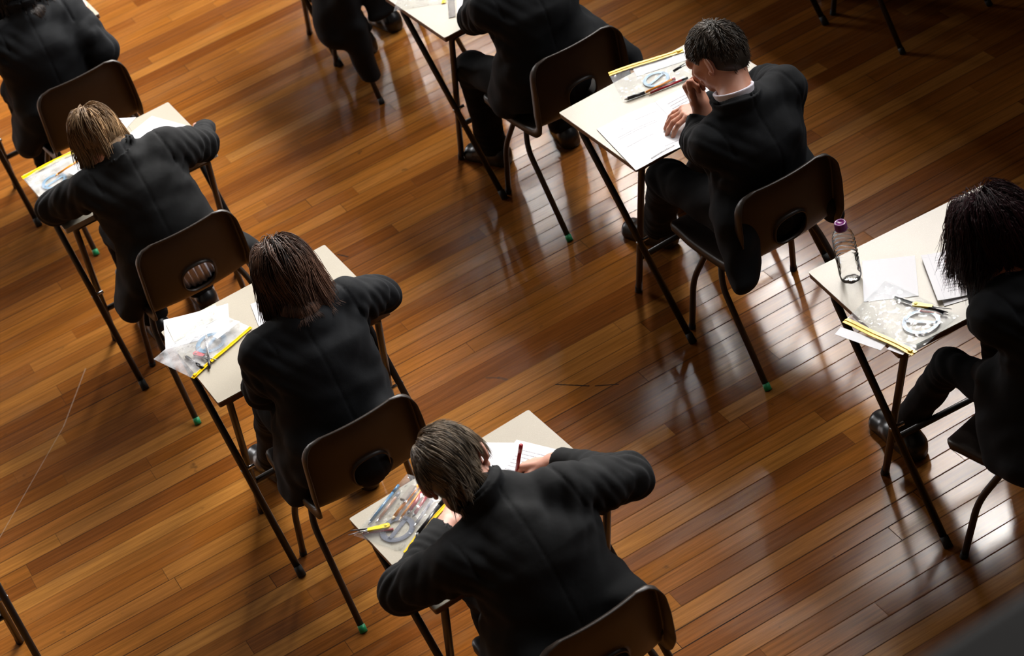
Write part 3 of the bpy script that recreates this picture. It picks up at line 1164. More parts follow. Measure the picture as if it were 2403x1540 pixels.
def make_desk(label):
    t = thing('exam_desk', label, 'desk', group='exam desks set out in rows')
    # tabletop with rounded corners
    def slab(w, d, z0, z1, r=.006):
        pts = []
        for cx, cy, a0 in ((w / 2 - r, d / 2 - r, 0), (-w / 2 + r, d / 2 - r, 90), (-w / 2 + r, -d / 2 + r, 180), (w / 2 - r, -d / 2 + r, 270)):
            for k in range(6):
                a = math.radians(a0 + 90 * k / 5)
                pts.append((cx + r * math.cos(a), cy + r * math.sin(a)))
        n = len(pts)
        V = [(x, y, z0) for x, y in pts] + [(x, y, z1) for x, y in pts]
        F = [tuple(reversed(range(n))), tuple(range(n, 2 * n))] + [(i, (i + 1) % n, n + (i + 1) % n, n + i) for i in range(n)]
        return V, F
    v, f = slab(DW, DD, DESK_Z - .004, DESK_Z)
    o = mesh_obj('tabletop', v, f, M['top'], t, False)
    v, f = slab(DW - .001, DD - .001, DESK_Z - DT, DESK_Z - .0035)
    mesh_obj('edge_band', v, f, M['edge'], t, False)
    for q in (-1, 1):
        # outer frame leg, near foot up to the back of the top
        l = tube_obj('leg', fillet([(q * .286, -.298, .004), (q * .286, .122, .660), (q * .286, .132, .680), (q * .225, .132, .680), (q * .12, .132, .680)], .035), .0115, M['tube_black'], t)
        v, f = tube([(q * .286, -.304, 0), (q * .286, -.285, .030)], [.0138, .0130])
        mesh_obj('foot_cap', v, f, M['rubber'], l)
        l = tube_obj('leg', fillet([(q * .262, .079, .004), (q * .262, -.196, .640), (q * .262, -.212, .678), (q * .20, -.212, .678), (q * .12, -.212, .678)], .045), .0115, M['tube_brown'], t)
        v, f = tube([(q * .262, .083, 0), (q * .262, .070, .030)], [.0135, .0125])
        mesh_obj('foot_cap', v, f, M['rubber'], l)
        tube_obj('pivot_bolt', [(q * .298, -.094, .323), (q * .252, -.094, .323)], .006, M['silver'], t, 8)
    tube_obj('crossbar', [(-.125, .132, .680), (.125, .132, .680)], .011, M['tube_black'], t)
    tube_obj('crossbar', [(-.125, -.212, .678), (.125, -.212, .678)], .011, M['tube_brown'], t)
    tube_obj('crossbar', [(-.262, .0, .19), (.262, .0, .19)], .0105, M['tube_black'], t)
    return t


def chair_shell():
    prof = catmull([(-.012, .748), (-.008, .70), (.008, .62), (.026, .545), (.042, .495), (.062, .456), (.098, .432), (.16, .421), (.25, .418), (.34, .422), (.42, .430), (.462, .426), (.478, .408)], 8)
    P = np.array(prof)
    seg = np.linalg.norm(np.diff(P, axis=0), axis=1)
    s = np.concatenate([[0], np.cumsum(seg)])
    L = s[-1]
    NS, NT = 84, 46
    sv = np.linspace(0, L, NS)
    py = np.interp(sv, s, P[:, 0])
    pz = np.interp(sv, s, P[:, 1])
    hw = np.interp(sv / L, [0, .12, .30, .40, .55, .8, 1.0], [.173, .179, .184, .180, .186, .194, .190])

    def width(i):
        w = hw[i]
        a = sv[i]
        r = .055
        if a < r:
            w = w - r + math.sqrt(max(0, r * r - (r - a) ** 2))
        b = L - sv[i]
        r = .05
        if b < r:
            w = w - r + math.sqrt(max(0, r * r - (r - b) ** 2))
        return w
    tang = np.gradient(np.stack([py, pz], 1), axis=0)
    tang /= np.linalg.norm(tang, axis=1)[:, None]
    # back/under normal: rotate tangent so it points rearward on the back, down on the seat
    nb_ = np.stack([tang[:, 1], -tang[:, 0]], 1)
    bm = bmesh.new()
    G = {}
    back = np.clip((.50 - sv / L) / .15, 0, 1)
    hs = s[-1]
    for i in range(NS):
        w = width(i)
        for j in range(NT + 1):
            t = j / NT * 2 - 1
            x = w * t
            tt = x / .19
            dy = back[i] * (.030 * tt * tt - .012) + (1 - back[i]) * 0
            dz = (1 - back[i]) * .012 * tt * tt
            G[i, j] = (x, py[i] + dy, pz[i] + dz)
    zs = np.array([G[i, NT // 2][2] for i in range(NS)])
    ih = int(np.argmin(np.abs(zs[:NS // 2] - .540)))
    sh = sv[ih]
    inside = set()
    a_, b_ = .064, .062
    vert = {k: bm.verts.new(v) for k, v in G.items()}
    for i in range(NS - 1):
        for j in range(NT):
            cx = sum(G[i + a, j + b][0] for a in (0, 1) for b in (0, 1)) / 4
            cs = (sv[i] + sv[i + 1]) / 2 - sh
            if (abs(cx) / a_) ** 2.6 + (abs(cs) / b_) ** 2.6 < 1:
                continue
            bm.faces.new((vert[i, j], vert[i, j + 1], vert[i + 1, j + 1], vert[i + 1, j]))
    bm.verts.ensure_lookup_table()
    for k, v in list(vert.items()):
        if not v.link_faces:
            bm.verts.remove(v)
            del vert[k]
    # snap hole rim
    rim = []
    for (i, j), v in vert.items():
        if v.is_boundary and 2 < i < NS - 3 and 2 < j < NT - 2:
            x, ds = G[i, j][0], sv[i] - sh
            r = ((abs(x) / a_) ** 2.6 + (abs(ds) / b_) ** 2.6) ** (1 / 2.6)
            x2, s2 = x / r, sh + ds / r
            ii = np.interp(s2, sv, np.arange(NS))
            i0 = int(ii)
            f = ii - i0
            y = py[i0] * (1 - f) + py[i0 + 1] * f
            z = pz[i0] * (1 - f) + pz[i0 + 1] * f
            tt = x2 / .19
            v.co = (x2, y + .030 * tt * tt - .012, z)
            rim.append(v)
    rimset = set(rim)
    bm.normal_update()
    edges = [e for e in bm.edges if e.is_boundary]
    inner = [e for e in edges if e.verts[0] in rimset and e.verts[1] in rimset]
    outer = [e for e in edges if not (e.verts[0] in rimset and e.verts[1] in rimset)]
    idx = {v: k for k, v in vert.items()}

    def nback(v):
        i = idx[v][0]
        return Vector((0, nb_[i][0], nb_[i][1]))
    # rolled rim round the hand hole
    def ext(ed, fn):
        r = bmesh.ops.extrude_edge_only(bm, edges=ed)
        nv = [g for g in r['geom'] if isinstance(g, bmesh.types.BMVert)]
        ne = [g for g in r['geom'] if isinstance(g, bmesh.types.BMEdge)]
        return nv, ne
    def step(ed, fn, cur):
        vs = {v for e in ed for v in e.verts}
        key = {tuple(round(c, 6) for c in v.co): cur[v] for v in vs}
        nv, ne = ext(ed, None)
        new = {}
        for v in nv:
            k = key[tuple(round(c, 6) for c in v.co)]
            new[v] = k
        for v, k in new.items():
            v.co = fn(k)
        return ne, new
    hole_c = Vector((0, np.interp(sh, sv, py), np.interp(sh, sv, pz)))
    cur = {v: (v.co.copy(), nback(v), (v.co - hole_c).normalized()) for v in rimset}
    e1, cur = step(inner, lambda k: k[0] - k[2] * .003 + k[1] * .004, cur)
    e1, cur = step(e1, lambda k: k[0] - k[2] * .004 + k[1] * .013, cur)
    ov = {v for e in outer for v in e.verts}
    def outdir(v):
        i, j = idx[v]
        d = Vector((0, 0, 0))
        if j in (0, NT):
            d.x = -1 if j == 0 else 1
        if i == 0 or sv[i] < .055:
            t = Vector((0, -tang[i][0], -tang[i][1]))
            k = 1 - min(1, sv[i] / .055)
            d = d * (1 - k) + t * k if j in (0, NT) else t
        if i == NS - 1 or L - sv[i] < .05:
            t = Vector((0, tang[i][0], tang[i][1]))
            k = 1 - min(1, (L - sv[i]) / .05)
            d = d * (1 - k) + t * k if j in (0, NT) else t
        return d.normalized()
    def depth(v):
        i, j = idx[v]
        a = sv[i] / L
        if j in (0, NT):
            return float(np.interp(a, [0, .05, .15, .33, .42, .6, .9, 1], [.016, .038, .048, .050, .034, .024, .024, .022]))
        return .014 if i == 0 else .020
    cur = {v: (v.co.copy(), nback(v), outdir(v), depth(v)) for v in ov}
    e2, cur = step(outer, lambda k: k[0] + k[2] * .0035 + k[1] * .0015, cur)
    e2, cur = step(e2, lambda k: k[0] + k[2] * .0065 + k[1] * .006, cur)
    e2, cur = step(e2, lambda k: k[0] + k[2] * .008 + k[1] * k[3], cur)
    return bm


def make_chair(label):
    t = thing('school_chair', label, 'chair', group='brown plastic school chairs')
    bm = chair_shell()
    o = bm_obj('seat_shell', bm, M['shell'], t, smooth=True)
    m = o.modifiers.new('s', 'SOLIDIFY')
    m.thickness = .0045
    m.offset = 0
    for q in (-1, 1):
        l = tube_obj('leg', fillet([(q * .212, .004, .004), (q * .192, .190, .315), (q * .165, .215, .392), (q * .10, .215, .403)], .06), .0105, M['tube_brown'], t)
        v, f = tube([(q * .2125, -.001, 0), (q * .2105, .012, .020)], [.0125, .012])
        mesh_obj('foot_cap', v, f, M['green'], l)
        l = tube_obj('leg', fillet([(q * .212, .458, .004), (q * .196, .385, .245), (q * .165, .292, .392), (q * .10, .292, .403)], .06), .0105, M['tube_brown'], t)
        v, f = tube([(q * .2125, .460, 0), (q * .211, .454, .020)], [.0125, .012])
        mesh_obj('foot_cap', v, f, M['rubber'], l)
    tube_obj('seat_rail', [(-.11, .215, .403), (.11, .215, .403)], .0105, M['tube_brown'], t)
    tube_obj('seat_rail', [(-.11, .292, .403), (.11, .292, .403)], .0105, M['tube_brown'], t)
    return t


def copy_tree(o, parent=None):
    c = o.copy()
    COL.objects.link(c)
    if parent is not None:
        c.parent = parent
    for ch in list(o.children):
        copy_tree(ch, c)
    return c

# ------------------------------------------------------------------ camera
cam = bpy.data.cameras.new('camera')
co = bpy.data.objects.new('camera', cam)
COL.objects.link(co)
cam.sensor_width = 36.0
cam.lens = 5158.37 * 36.0 / 2403.0
right = Vector((0.84429776, -0.47406601, -0.24984537))
upv = Vector((0.47234135, 0.43815942, 0.76479407))
fwv = Vector((0.25309078, 0.76372622, -0.593858))
mw = Matrix.Identity(4)
for i in range(3):
    mw[i][0], mw[i][1], mw[i][2] = right[i], upv[i], -fwv[i]
mw[2][3] = 4.58821651
co.matrix_world = mw
cam.dof.use_dof = True
cam.dof.focus_distance = 6.55
cam.dof.aperture_fstop = 4.6
cam.clip_end = 100
bpy.context.scene.camera = co

# ------------------------------------------------------------------ the hall
def struct(name, lo, hi, mat, extra=()):
    bm = bmesh.new()
    add_box(bm, lo, hi)
    for a, b in extra:
        add_box(bm, a, b)
    o = bm_obj(name, bm, mat)
    o['kind'] = 'structure'
    return o


XW, XL, YF, YB, ZC = 6.6, -6.5, 25.0, -4.0, 11.0
struct('floor', (XL - .3, YB - .3, -.12), (XW + .3, YF + .3, 0), M['floor'])
struct('ceiling', (XL - .3, YB - .3, ZC), (XW + .3, YF + .3, ZC + .2), M['ceil'])
struct('wall_left', (XL - .3, YB - .3, 0), (XL, YF + .3, ZC), M['wall'])
struct('wall_back', (XL, YB - .3, 0), (XW, YB, ZC), M['wall'])
WY = [3.1, 5.6, 8.1, 10.6, 13.1, 15.6, 18.1, 20.6]  # nearest pair added to brighten the desk with the bottle
WHW, WZ0, WZ1 = .82, 4.1, 9.3
GX, GZ = 4.75, 3.0
ex = [((XW, YB - .3, WZ1), (XW + .3, YF + .3, ZC))]
edges_y = [YB - .3] + [v for y in WY for v in (y - WHW, y + WHW)] + [YF + .3]
for i in range(0, len(edges_y), 2):
    ex.append(((XW, edges_y[i], WZ0), (XW + .3, edges_y[i + 1], WZ1)))
struct('wall_right', (XW, YB - .3, 0), (XW + .3, YF + .3, WZ0), M['wall'], ex)
WX = [-5.1, -2.9]  # unseen far-wall windows, added to light the tops of the heads
ex = [((XL, YF, 10.2), (XW, YF + .3, ZC))]
edges_x = [XL] + [v for x in WX for v in (x - 1.0, x + 1.0)] + [XW]
for i in range(0, len(edges_x), 2):
    ex.append(((edges_x[i], YF, 4.2), (edges_x[i + 1], YF + .3, 10.2)))
struct('wall_far', (XL, YF, 0), (XW, YF + .3, 4.2), M['panel'], ex)


def window(n, c, hw, z0, z1, axis, glow):
    bm = bmesh.new()
    w = .05
    us = [-hw, -hw / 3, hw / 3, hw]
    zs = [z0 + (z1 - z0) * k / 5 for k in range(6)]
    def bx(u0, u1, a, b, d):
        if axis == 'x':
            add_box(bm, (c[0] + .08, c[1] + u0, a), (c[0] + .08 + d, c[1] + u1, b))
        else:
            add_box(bm, (c[0] + u0, c[1] + .08, a), (c[0] + u1, c[1] + .08 + d, b))
    for i, u in enumerate(us):
        t = .045 if i in (0, 3) else .018
        bx(max(-hw, u - t), min(hw, u + t), z0, z1, .07)
    for i, z in enumerate(zs):
        t = .045 if i in (0, 5) else .018
        bx(-hw, hw, max(z0, z - t), min(z1, z + t), .06)
    o = bm_obj('window_%d' % n, bm, M['frame'])
    o['kind'] = 'structure'
    # daylight of the bright sky coming in through this opening
    L = bpy.data.lights.new('window_daylight', 'AREA')
    L.shape = 'RECTANGLE'
    L.size = 2 * hw
    L.size_y = z1 - z0
    L.energy = glow
    L.color = (1.0, .96, .90)
    lo = bpy.data.objects.new('window_daylight', L)
    COL.objects.link(lo)
    if axis == 'x':
        lo.location = (c[0] + .29, c[1], (z0 + z1) / 2)
        lo.rotation_euler = (PI / 2, 0, PI / 2)
    else:
        lo.location = (c[0], c[1] + .29, (z0 + z1) / 2)
        lo.rotation_euler = (-PI / 2, 0, 0)
    return lo


GLOW = [90, 160, 380, 620, 600, 520, 420, 330]
k = 1
for y, gl in zip(WY, GLOW):
    window(k, (XW, y), WHW, WZ0, WZ1, 'x', gl)
    k += 1
for x in WX:
    window(k, (x, YF), 1.0, 4.2, 10.2, 'y', 160)
    k += 1

# unseen side gallery below the tall windows, added to shade the right-hand floor
bm = bmesh.new()
add_box(bm, (GX, .90, 2.35), (XW, YF - .01, 2.5))
add_box(bm, (GX, .90, 2.5), (GX + .12, YF - .01, GZ))
o = bm_obj('trim_2', bm, M['wall'])
o['kind'] = 'structure'

# balcony the photograph is taken from
bm = bmesh.new()
add_box(bm, (XL, YB, 2.60), (XW, .86, 2.80))
add_box(bm, (XL, .70, 2.80), (XW, .86, 3.42))
o = bm_obj('trim_1', bm, M['wall'])
o['kind'] = 'structure'
bm = bmesh.new()
add_box(bm, (XL, .66, 3.42), (XW, .90, 3.480))
o = bm_obj('balcony_rail', bm, M['rail'], bevel=.012)
tag(o, 'dark grey blurred balcony ledge crossing the bottom right corner', 'balcony ledge')

wd = bpy.data.worlds.new('world')
bpy.context.scene.world = wd
wd.use_nodes = True
bg = wd.node_tree.nodes['Background']
sky = wd.node_tree.nodes.new('ShaderNodeTexSky')
sky.sky_type = 'NISHITA'
sky.sun_disc = False
sky.sun_elevation = math.radians(35)
wd.node_tree.links.new(sky.outputs[0], bg.inputs[0])
bg.inputs[1].default_value = .25

# ------------------------------------------------------------------ desks and chairs
DESKS = {
    'A': (1.081, 6.949, 0.0, 'cream-topped folding desk under the fair-haired pupil at far left'),
    'B': (1.120, 5.613, 0.0, 'cream-topped folding desk of the pupil with long brown hair, bag hanging over its corner'),
    'C': (1.213, 4.367, .040, 'cream-topped folding desk of the nearest boy, front centre, mostly under his arms'),
    'D': (2.650, 5.652, .010, 'cream-topped folding desk under the open booklet beside the short-haired boy'),
    'E': (2.694, 4.267, -.088, 'cream-topped folding desk with the water bottle standing on it'),
    'F': (2.607, 6.936, .030, 'cream-topped folding desk cut off by the top edge, clear ruler on its near corner'),
    'G': (1.137, 8.360, 0.0, 'folding desk at the top left corner in front of the curly-haired pupil'),
    'H': (2.600, 8.400, 0.0, 'folding desk past the top edge, only its dark legs showing by the draped blazer'),
    'M': (4.130, 6.930, 0.0, 'folding desk at top right, only one dark leg foot in the shade'),
    'L': (-.285, 5.640, 0.0, 'folding desk at the bottom left corner, only one black leg showing'),
}
desk0 = None
for kk, (x, y, r, lab) in DESKS.items():
    if desk0 is None:
        d = desk0 = make_desk(lab)
    else:
        d = copy_tree(desk0)
        for c_ in d.children:
            if c_.name.startswith('edge_band'):
                c_.material_slots[0].link = 'DATA'
    d.location = (x, y, 0)
    d.rotation_euler = (0, 0, r)
    d['label'] = lab
    if kk == 'A':
        for c_ in d.children:
            if c_.name.startswith('edge_band'):
                c_.material_slots[0].link = 'OBJECT'
                c_.material_slots[0].material = M['edge_lit']  # this desk's edge has its light painted in as a paler tone

CHAIRS = {
    'A': (1.081, 6.300, 0.0, 'brown plastic chair with a white shirt tail showing through its hand hole'),
    'B': (1.092, 4.940, 0.0, 'brown plastic chair behind the long-haired pupil, black cloth bulging through its hole'),
    'C': (1.218, 3.765, .03, 'brown plastic chair cut by the bottom edge, behind the nearest boy'),
    'D': (2.620, 4.955, 0.0, 'brown plastic chair of the short-haired boy, blazer tails hanging either side'),
    'E': (2.720, 3.545, .28, 'brown plastic chair at the right edge under the dark red haired pupil'),
    'F': (2.580, 6.190, .02, 'brown plastic chair at top centre behind the pupil cut off by the top edge'),
    'G': (1.175, 7.640, 0.0, 'brown plastic chair at top left behind the curly-haired pupil'),
    'H': (2.515, 7.660, 0.0, 'chair at the top with a black blazer hanging down over its leg'),
    'M': (4.120, 6.206, 0.0, 'chair in the dark top right corner, mostly its rear legs showing'),
}
chair0 = None
for kk, (x, y, r, lab) in CHAIRS.items():
    if chair0 is None:
        d = chair0 = make_chair(lab)
    else:
        d = copy_tree(chair0)
    d.location = (x, y, 0)
    d.rotation_euler = (0, 0, r)
    d['label'] = lab
    if kk in 'HM':
        for l in d.children:
            for c_ in l.children:
                if c_.name.startswith('foot_cap'):
                    c_.material_slots[0].link = 'OBJECT'
                    c_.material_slots[0].material = M['rubber']

# ------------------------------------------------------------------ pupils
ZT = .7105
X3 = V3(1, 0, 0)


def tail(a, b, r0, r1, lat=X3, sc=1.3):
    return (V3(*a), V3(*b), r0, r1, lat, sc)


# the fair-haired pupil, far left
person((1.07, 6.47, 0), 'fair-haired pupil in a black blazer bent over the desk at far left, arms spread', dict(
    cup=.42, pv=(1.075, 6.50, .535), nb=(1.045, 6.595, .925), hc=(1.01, 6.69, .99), fwd=(-.22, .68, -.70), up=(-.05, .70, .70),
    shL=(.905, 6.61, .865), shR=(1.20, 6.60, .875), elL=(.785, 6.77, .768), wrL=(.975, 6.85, .745), elR=(1.335, 6.66, .79), wrR=(1.385, 6.80, .760),
    knL=(.98, 6.90, .50), knR=(1.17, 6.92, .50), anL=(.97, 6.93, .11), anR=(1.18, 6.95, .11), toL=(.96, 7.10, .03), toR=(1.19, 7.12, .03),
    build=.98, seed=1, cuffR=.97),
    mats=dict(skin=M['skin_b'], blazer=M['blazer_grey']),
    tails=[tail((1.20, 6.45, .60), (1.315, 6.44, .465), .055, .026, V3(0, 1, 0), 1.9), tail((.95, 6.52, .60), (.85, 6.56, .40), .065, .045, V3(0, 1, 0), 1.9)],
    seat_shirt=(V3(1.075, 6.375, .535), V3(.10, .030, .065)),
    hands=dict(R=dict(d=(.10, .35, -.1), n=(-.2, 0, -1), curl=(1.0, 1.1, 1.1, 1.1), thumb=(.6, .4), sc=.86), L=dict(d=(.8, .4, 0), sc=.86)),
    hair=dict(mat=M['hair_blonde'], n=2800, length=.20, whorl=(0, -.25, .95), gravity=.16, lift=.018, rad=.00125, part=False, seed=3, low=.3, nape=-.05, flow=.9,
              hairline=.05, colliders=[((1.035, 6.625, .945), .062), ((1.045, 6.59, .89), .082), ((1.12, 6.61, .85), .082), ((.97, 6.61, .85), .082)],
              tintf=lambda p, t, r: np.clip(.22 + .25 * r.random(len(t)) + .65 * (np.sin(p[:, 0] * 95 + p[:, 1] * 40) > .78) * (p[:, 0] > -.01), 0, 1)))

# the pupil with long brown hair
person((1.10, 5.13, 0), 'pupil with long dark brown hair over black blazer, right elbow stuck out', dict(
    cup=.4, pv=(1.10, 5.14, .535), nb=(1.135, 5.23, .935), hc=(1.150, 5.325, 1.035), fwd=(-.10, .80, -.60), up=(.0, .60, .80),
    shL=(.980, 5.25, .875), shR=(1.285, 5.27, .885), elL=(.955, 5.32, .715), wrL=(1.06, 5.46, .745), elR=(1.400, 5.33, .80), wrR=(1.27, 5.50, .748),
    knL=(1.00, 5.52, .50), knR=(1.19, 5.54, .50), anL=(.985, 5.80, .12), anR=(1.20, 5.56, .12), toL=(.955, 6.00, .03), toR=(1.22, 5.74, .03),
    build=1.03, seed=2),
    tails=[tail((1.20, 5.10, .60), (1.285, 5.08, .47), .065, .035, V3(0, 1, 0), 2.0), tail((.98, 5.16, .60), (.905, 5.22, .40), .075, .045, V3(0, 1, 0), 2.0)],
    collar=False, bulge=(V3(1.10, 4.995, .525), V3(.075, .060, .070)),
    hair=dict(mat=M['hair_brown'], n=4600, length=.235, whorl=(0, .05, 1), gravity=.19, lift=.024, rad=.00125, part=False, seed=5, low=.3, nape=-.03, vol=1.05,
              colliders=[((1.137, 5.245, .95), .068), ((1.135, 5.215, .885), .088), ((1.05, 5.22, .85), .088), ((1.22, 5.23, .86), .085)]))

# the nearest boy, front centre
person((1.20, 3.90, 0), 'nearest boy, brown hair and charcoal blazer, writing with a red pen, elbow out', dict(
    cup=.62, pv=(1.22, 3.94, .535), nb=(1.190, 4.125, .935), hc=(1.132, 4.220, 1.003), fwd=(.36, .55, -.75), up=(.011, .798, .591),
    shL=(1.01, 4.06, .855), shR=(1.355, 4.05, .895), elL=(.885, 4.18, .765), wrL=(1.09, 4.33, .748), elR=(1.535, 4.085, .785), wrR=(1.43, 4.33, .748),
    knL=(1.13, 4.34, .50), knR=(1.33, 4.34, .50), anL=(1.12, 4.30, .11), anR=(1.34, 4.30, .11), toL=(1.12, 4.48, .03), toR=(1.35, 4.48, .03),
    build=1.10, seed=3, cuffR=.9), bres=.004, headscale=1.07,
    mats=dict(blazer=M['blazer_grey'], skin=M['skin_b']),
    tails=[tail((1.34, 3.92, .62), (1.40, 3.90, .50), .075, .05, V3(0, 1, 0), 1.7), tail((1.06, 3.95, .62), (.99, 3.97, .42), .08, .06, V3(0, 1, 0), 1.7)],
    hands=dict(R=dict(d=(-.55, .62, -.12), n=(-.35, -.25, -.85), curl=(.75, .85, 1.0, 1.0), thumb=(.75, .25), tcurl=.35)),
    hair=dict(mat=M['hair_boy'], n=5200, length=.080, whorl=(-.5, -.15, .80), gravity=.03, lift=.010, rad=.00095, seed=7, tidy=.4, low=-.03, hairline=.05, step=.0065))

# the short-haired boy, right of centre
person((2.63, 5.10, 0), 'short-haired boy in a black blazer and white shirt collar, chin on his fist', dict(
    pv=(2.63, 5.14, .535), nb=(2.61, 5.105, .955), hc=(2.635, 5.225, 1.065), fwd=(-.50, .72, -.42), up=(-.10, .45, .88),
    shL=(2.475, 5.085, .875), shR=(2.795, 5.14, .895), elL=(2.535, 5.275, .765), wrL=(2.588, 5.315, .862), elR=(2.865, 5.385, .765), wrR=(2.675, 5.455, .748),
    knL=(2.52, 5.56, .50), knR=(2.73, 5.57, .50), anL=(2.60, 5.90, .12), anR=(2.79, 5.98, .12), toL=(2.545, 6.09, .03), toR=(2.80, 6.16, .03),
    build=1.02, cup=-.02, seed=4, cuffL=.72, cuffR=.95), bres=.0034, res=.005,
    shirt_collar=True,
    tails=[tail((2.50, 5.06, .62), (2.425, 4.965, .47), .075, .050, V3(1, .9, 0), 1.6), tail((2.75, 5.10, .62), (2.825, 5.06, .43), .06, .030, V3(0, 1, 0), 1.8)],
    bulge=(V3(2.63, 5.015, .545), V3(.085, .030, .055)),
    hands=dict(R=dict(d=(-.93, .16, .16), n=(-.02, .05, -1), curl=(.42, .42, .40, .38), thumb=(.70, .22), spread=.20, sc=.93, tcurl=.1),
               L=dict(d=(-.02, .30, .95), n=(.25, -.75, .2), curl=(1.15, 1.15, 1.1, 1.1), thumb=(.8, .3), sc=.93, tcurl=.3)),
    hair=dict(mat=M['hair_dark'], n=4600, length=.044, nape=-.078, whorl=(.10, -.45, .85), gravity=.06, tidy=1.7, lift=.013, rad=.0011, seed=9, low=-.03, hairline=.052, cap_r=1.03, step=.005))

# the dark red haired pupil, right edge
person((2.64, 3.72, 0), 'pupil with thick dark red hair at the right edge, head low over the papers', dict(
    cup=.4, pv=(2.69, 3.78, .535), nb=(2.635, 3.835, .905), hc=(2.672, 3.950, 1.000), fwd=(-.10, .66, -.74), up=(-.05, .74, .66),
    shL=(2.545, 3.82, .865), shR=(2.86, 3.84, .875), elL=(2.612, 3.935, .762), wrL=(2.70, 4.09, .748), elR=(2.93, 4.0, .765), wrR=(2.80, 4.16, .748),
    knL=(2.585, 4.14, .48), knR=(2.78, 4.18, .50), anL=(2.557, 4.40, .11), anR=(2.80, 4.20, .11), toL=(2.570, 4.60, .03), toR=(2.81, 4.38, .03),
    build=1.0, seed=5), tight=.80, collar=False,
    tails=[tail((2.58, 3.80, .60), (2.475, 3.70, .455), .080, .055, V3(-.3, 1, 0), 2.0), tail((2.78, 3.80, .60), (2.86, 3.78, .45), .07, .05, V3(0, 1, 0), 2.0)],
    hands=dict(L=dict(d=(.3, .8, 0), sc=.86), R=dict(d=(-.5, .7, 0), sc=.86)),
    hair=dict(mat=M['hair_red'], n=7500, length=.20, whorl=(0, -.2, .98), gravity=.11, lift=.040, rad=.0011, seed=12, low=.3, curl=.12, vol=1.10, nape=-.05,
              colliders=[((2.62, 3.835, .90), .080)]))

# the pupil at top centre, cut off by the top edge
person((2.57, 6.40, 0), 'pupil at top centre cut off above the shoulders, blazer spread wide over the chair', dict(
    pv=(2.56, 6.40, .535), nb=(2.56, 6.43, .945), hc=(2.55, 6.54, 1.06), fwd=(-.1, .85, -.5), up=(0, .5, .85),
    shL=(2.405, 6.43, .88), shR=(2.725, 6.43, .88), elL=(2.42, 6.62, .765), wrL=(2.52, 6.79, .748), elR=(2.80, 6.62, .765), wrR=(2.66, 6.80, .748),
    knL=(2.420, 6.79, .475), knR=(2.66, 6.80, .50), anL=(2.435, 6.87, .11), anR=(2.70, 6.76, .11), toL=(2.375, 7.03, .03), toR=(2.74, 6.93, .03),
    build=1.0, seed=6),
    tails=[tail((2.70, 6.40, .66), (2.845, 6.33, .50), .085, .045, V3(.2, 1, 0), 1.9), tail((2.44, 6.42, .62), (2.385, 6.48, .47), .07, .05, V3(0, 1, 0), 1.7)],
    bulge=(V3(2.57, 6.24, .545), V3(.07, .020, .05)),
    hair=dict(mat=M['hair_dark'], n=1500, length=.05, seed=15, rad=.0013))

# the curly-haired pupil, top left corner
person((1.13, 7.85, 0), 'pupil at the top left corner with dark curly hair hanging on a black blazer', dict(
    cup=.5, pv=(1.12, 7.86, .535), nb=(1.150, 7.90, .945), hc=(1.165, 8.00, 1.05), fwd=(-.1, .85, -.5), up=(0, .5, .85),
    shL=(.990, 7.91, .88), shR=(1.285, 7.89, .875), elL=(.93, 8.08, .765), wrL=(1.05, 8.24, .748), elR=(1.335, 7.77, .725), wrR=(1.37, 8.08, .748),
    knL=(1.03, 8.26, .50), knR=(1.22, 8.28, .50), anL=(1.03, 8.30, .11), anR=(1.23, 8.30, .11), toL=(1.02, 8.48, .03), toR=(1.24, 8.48, .03),
    build=1.04, seed=7),
    tails=[tail((1.02, 7.86, .60), (.93, 7.90, .45), .08, .055, V3(0, 1, 0), 1.9), tail((1.22, 7.84, .60), (1.32, 7.84, .47), .06, .03, V3(0, 1, 0), 1.7)],
    hair=dict(mat=M['hair_black'], n=4200, length=.30, gravity=.20, lift=.03, rad=.0014, seed=17, low=.3, curl=.32, vol=1.1, nape=-.05,
              colliders=[((1.155, 7.90, .92), .075), ((1.06, 7.91, .87), .085), ((1.25, 7.90, .87), .085)]))

# the pupil beyond the top edge on the chair with the draped blazer
person((2.50, 7.86, 0), 'pupil past the top edge, only dark trousers and one shoe on the floor showing', dict(
    pv=(2.50, 7.88, .535), nb=(2.52, 8.0, .945), hc=(2.53, 8.12, 1.05), fwd=(0, .85, -.5), up=(0, .5, .85),
    shL=(2.36, 8.0, .88), shR=(2.68, 8.0, .88), elL=(2.34, 8.16, .765), wrL=(2.45, 8.32, .748), elR=(2.74, 8.16, .765), wrR=(2.63, 8.32, .748),
    knL=(2.36, 8.24, .49), knR=(2.64, 8.28, .50), anL=(2.46, 8.12, .11), anR=(2.62, 8.20, .11), toL=(2.48, 8.30, .03), toR=(2.60, 8.36, .03),
    build=.98, seed=8), bres=.006, res=.007,
    tails=[tail((2.40, 7.86, .60), (2.29, 7.86, .40), .08, .055, V3(0, 1, 0), 1.9)],
    hair=dict(mat=M['hair_brown'], n=900, length=.05, seed=19, rad=.0016))

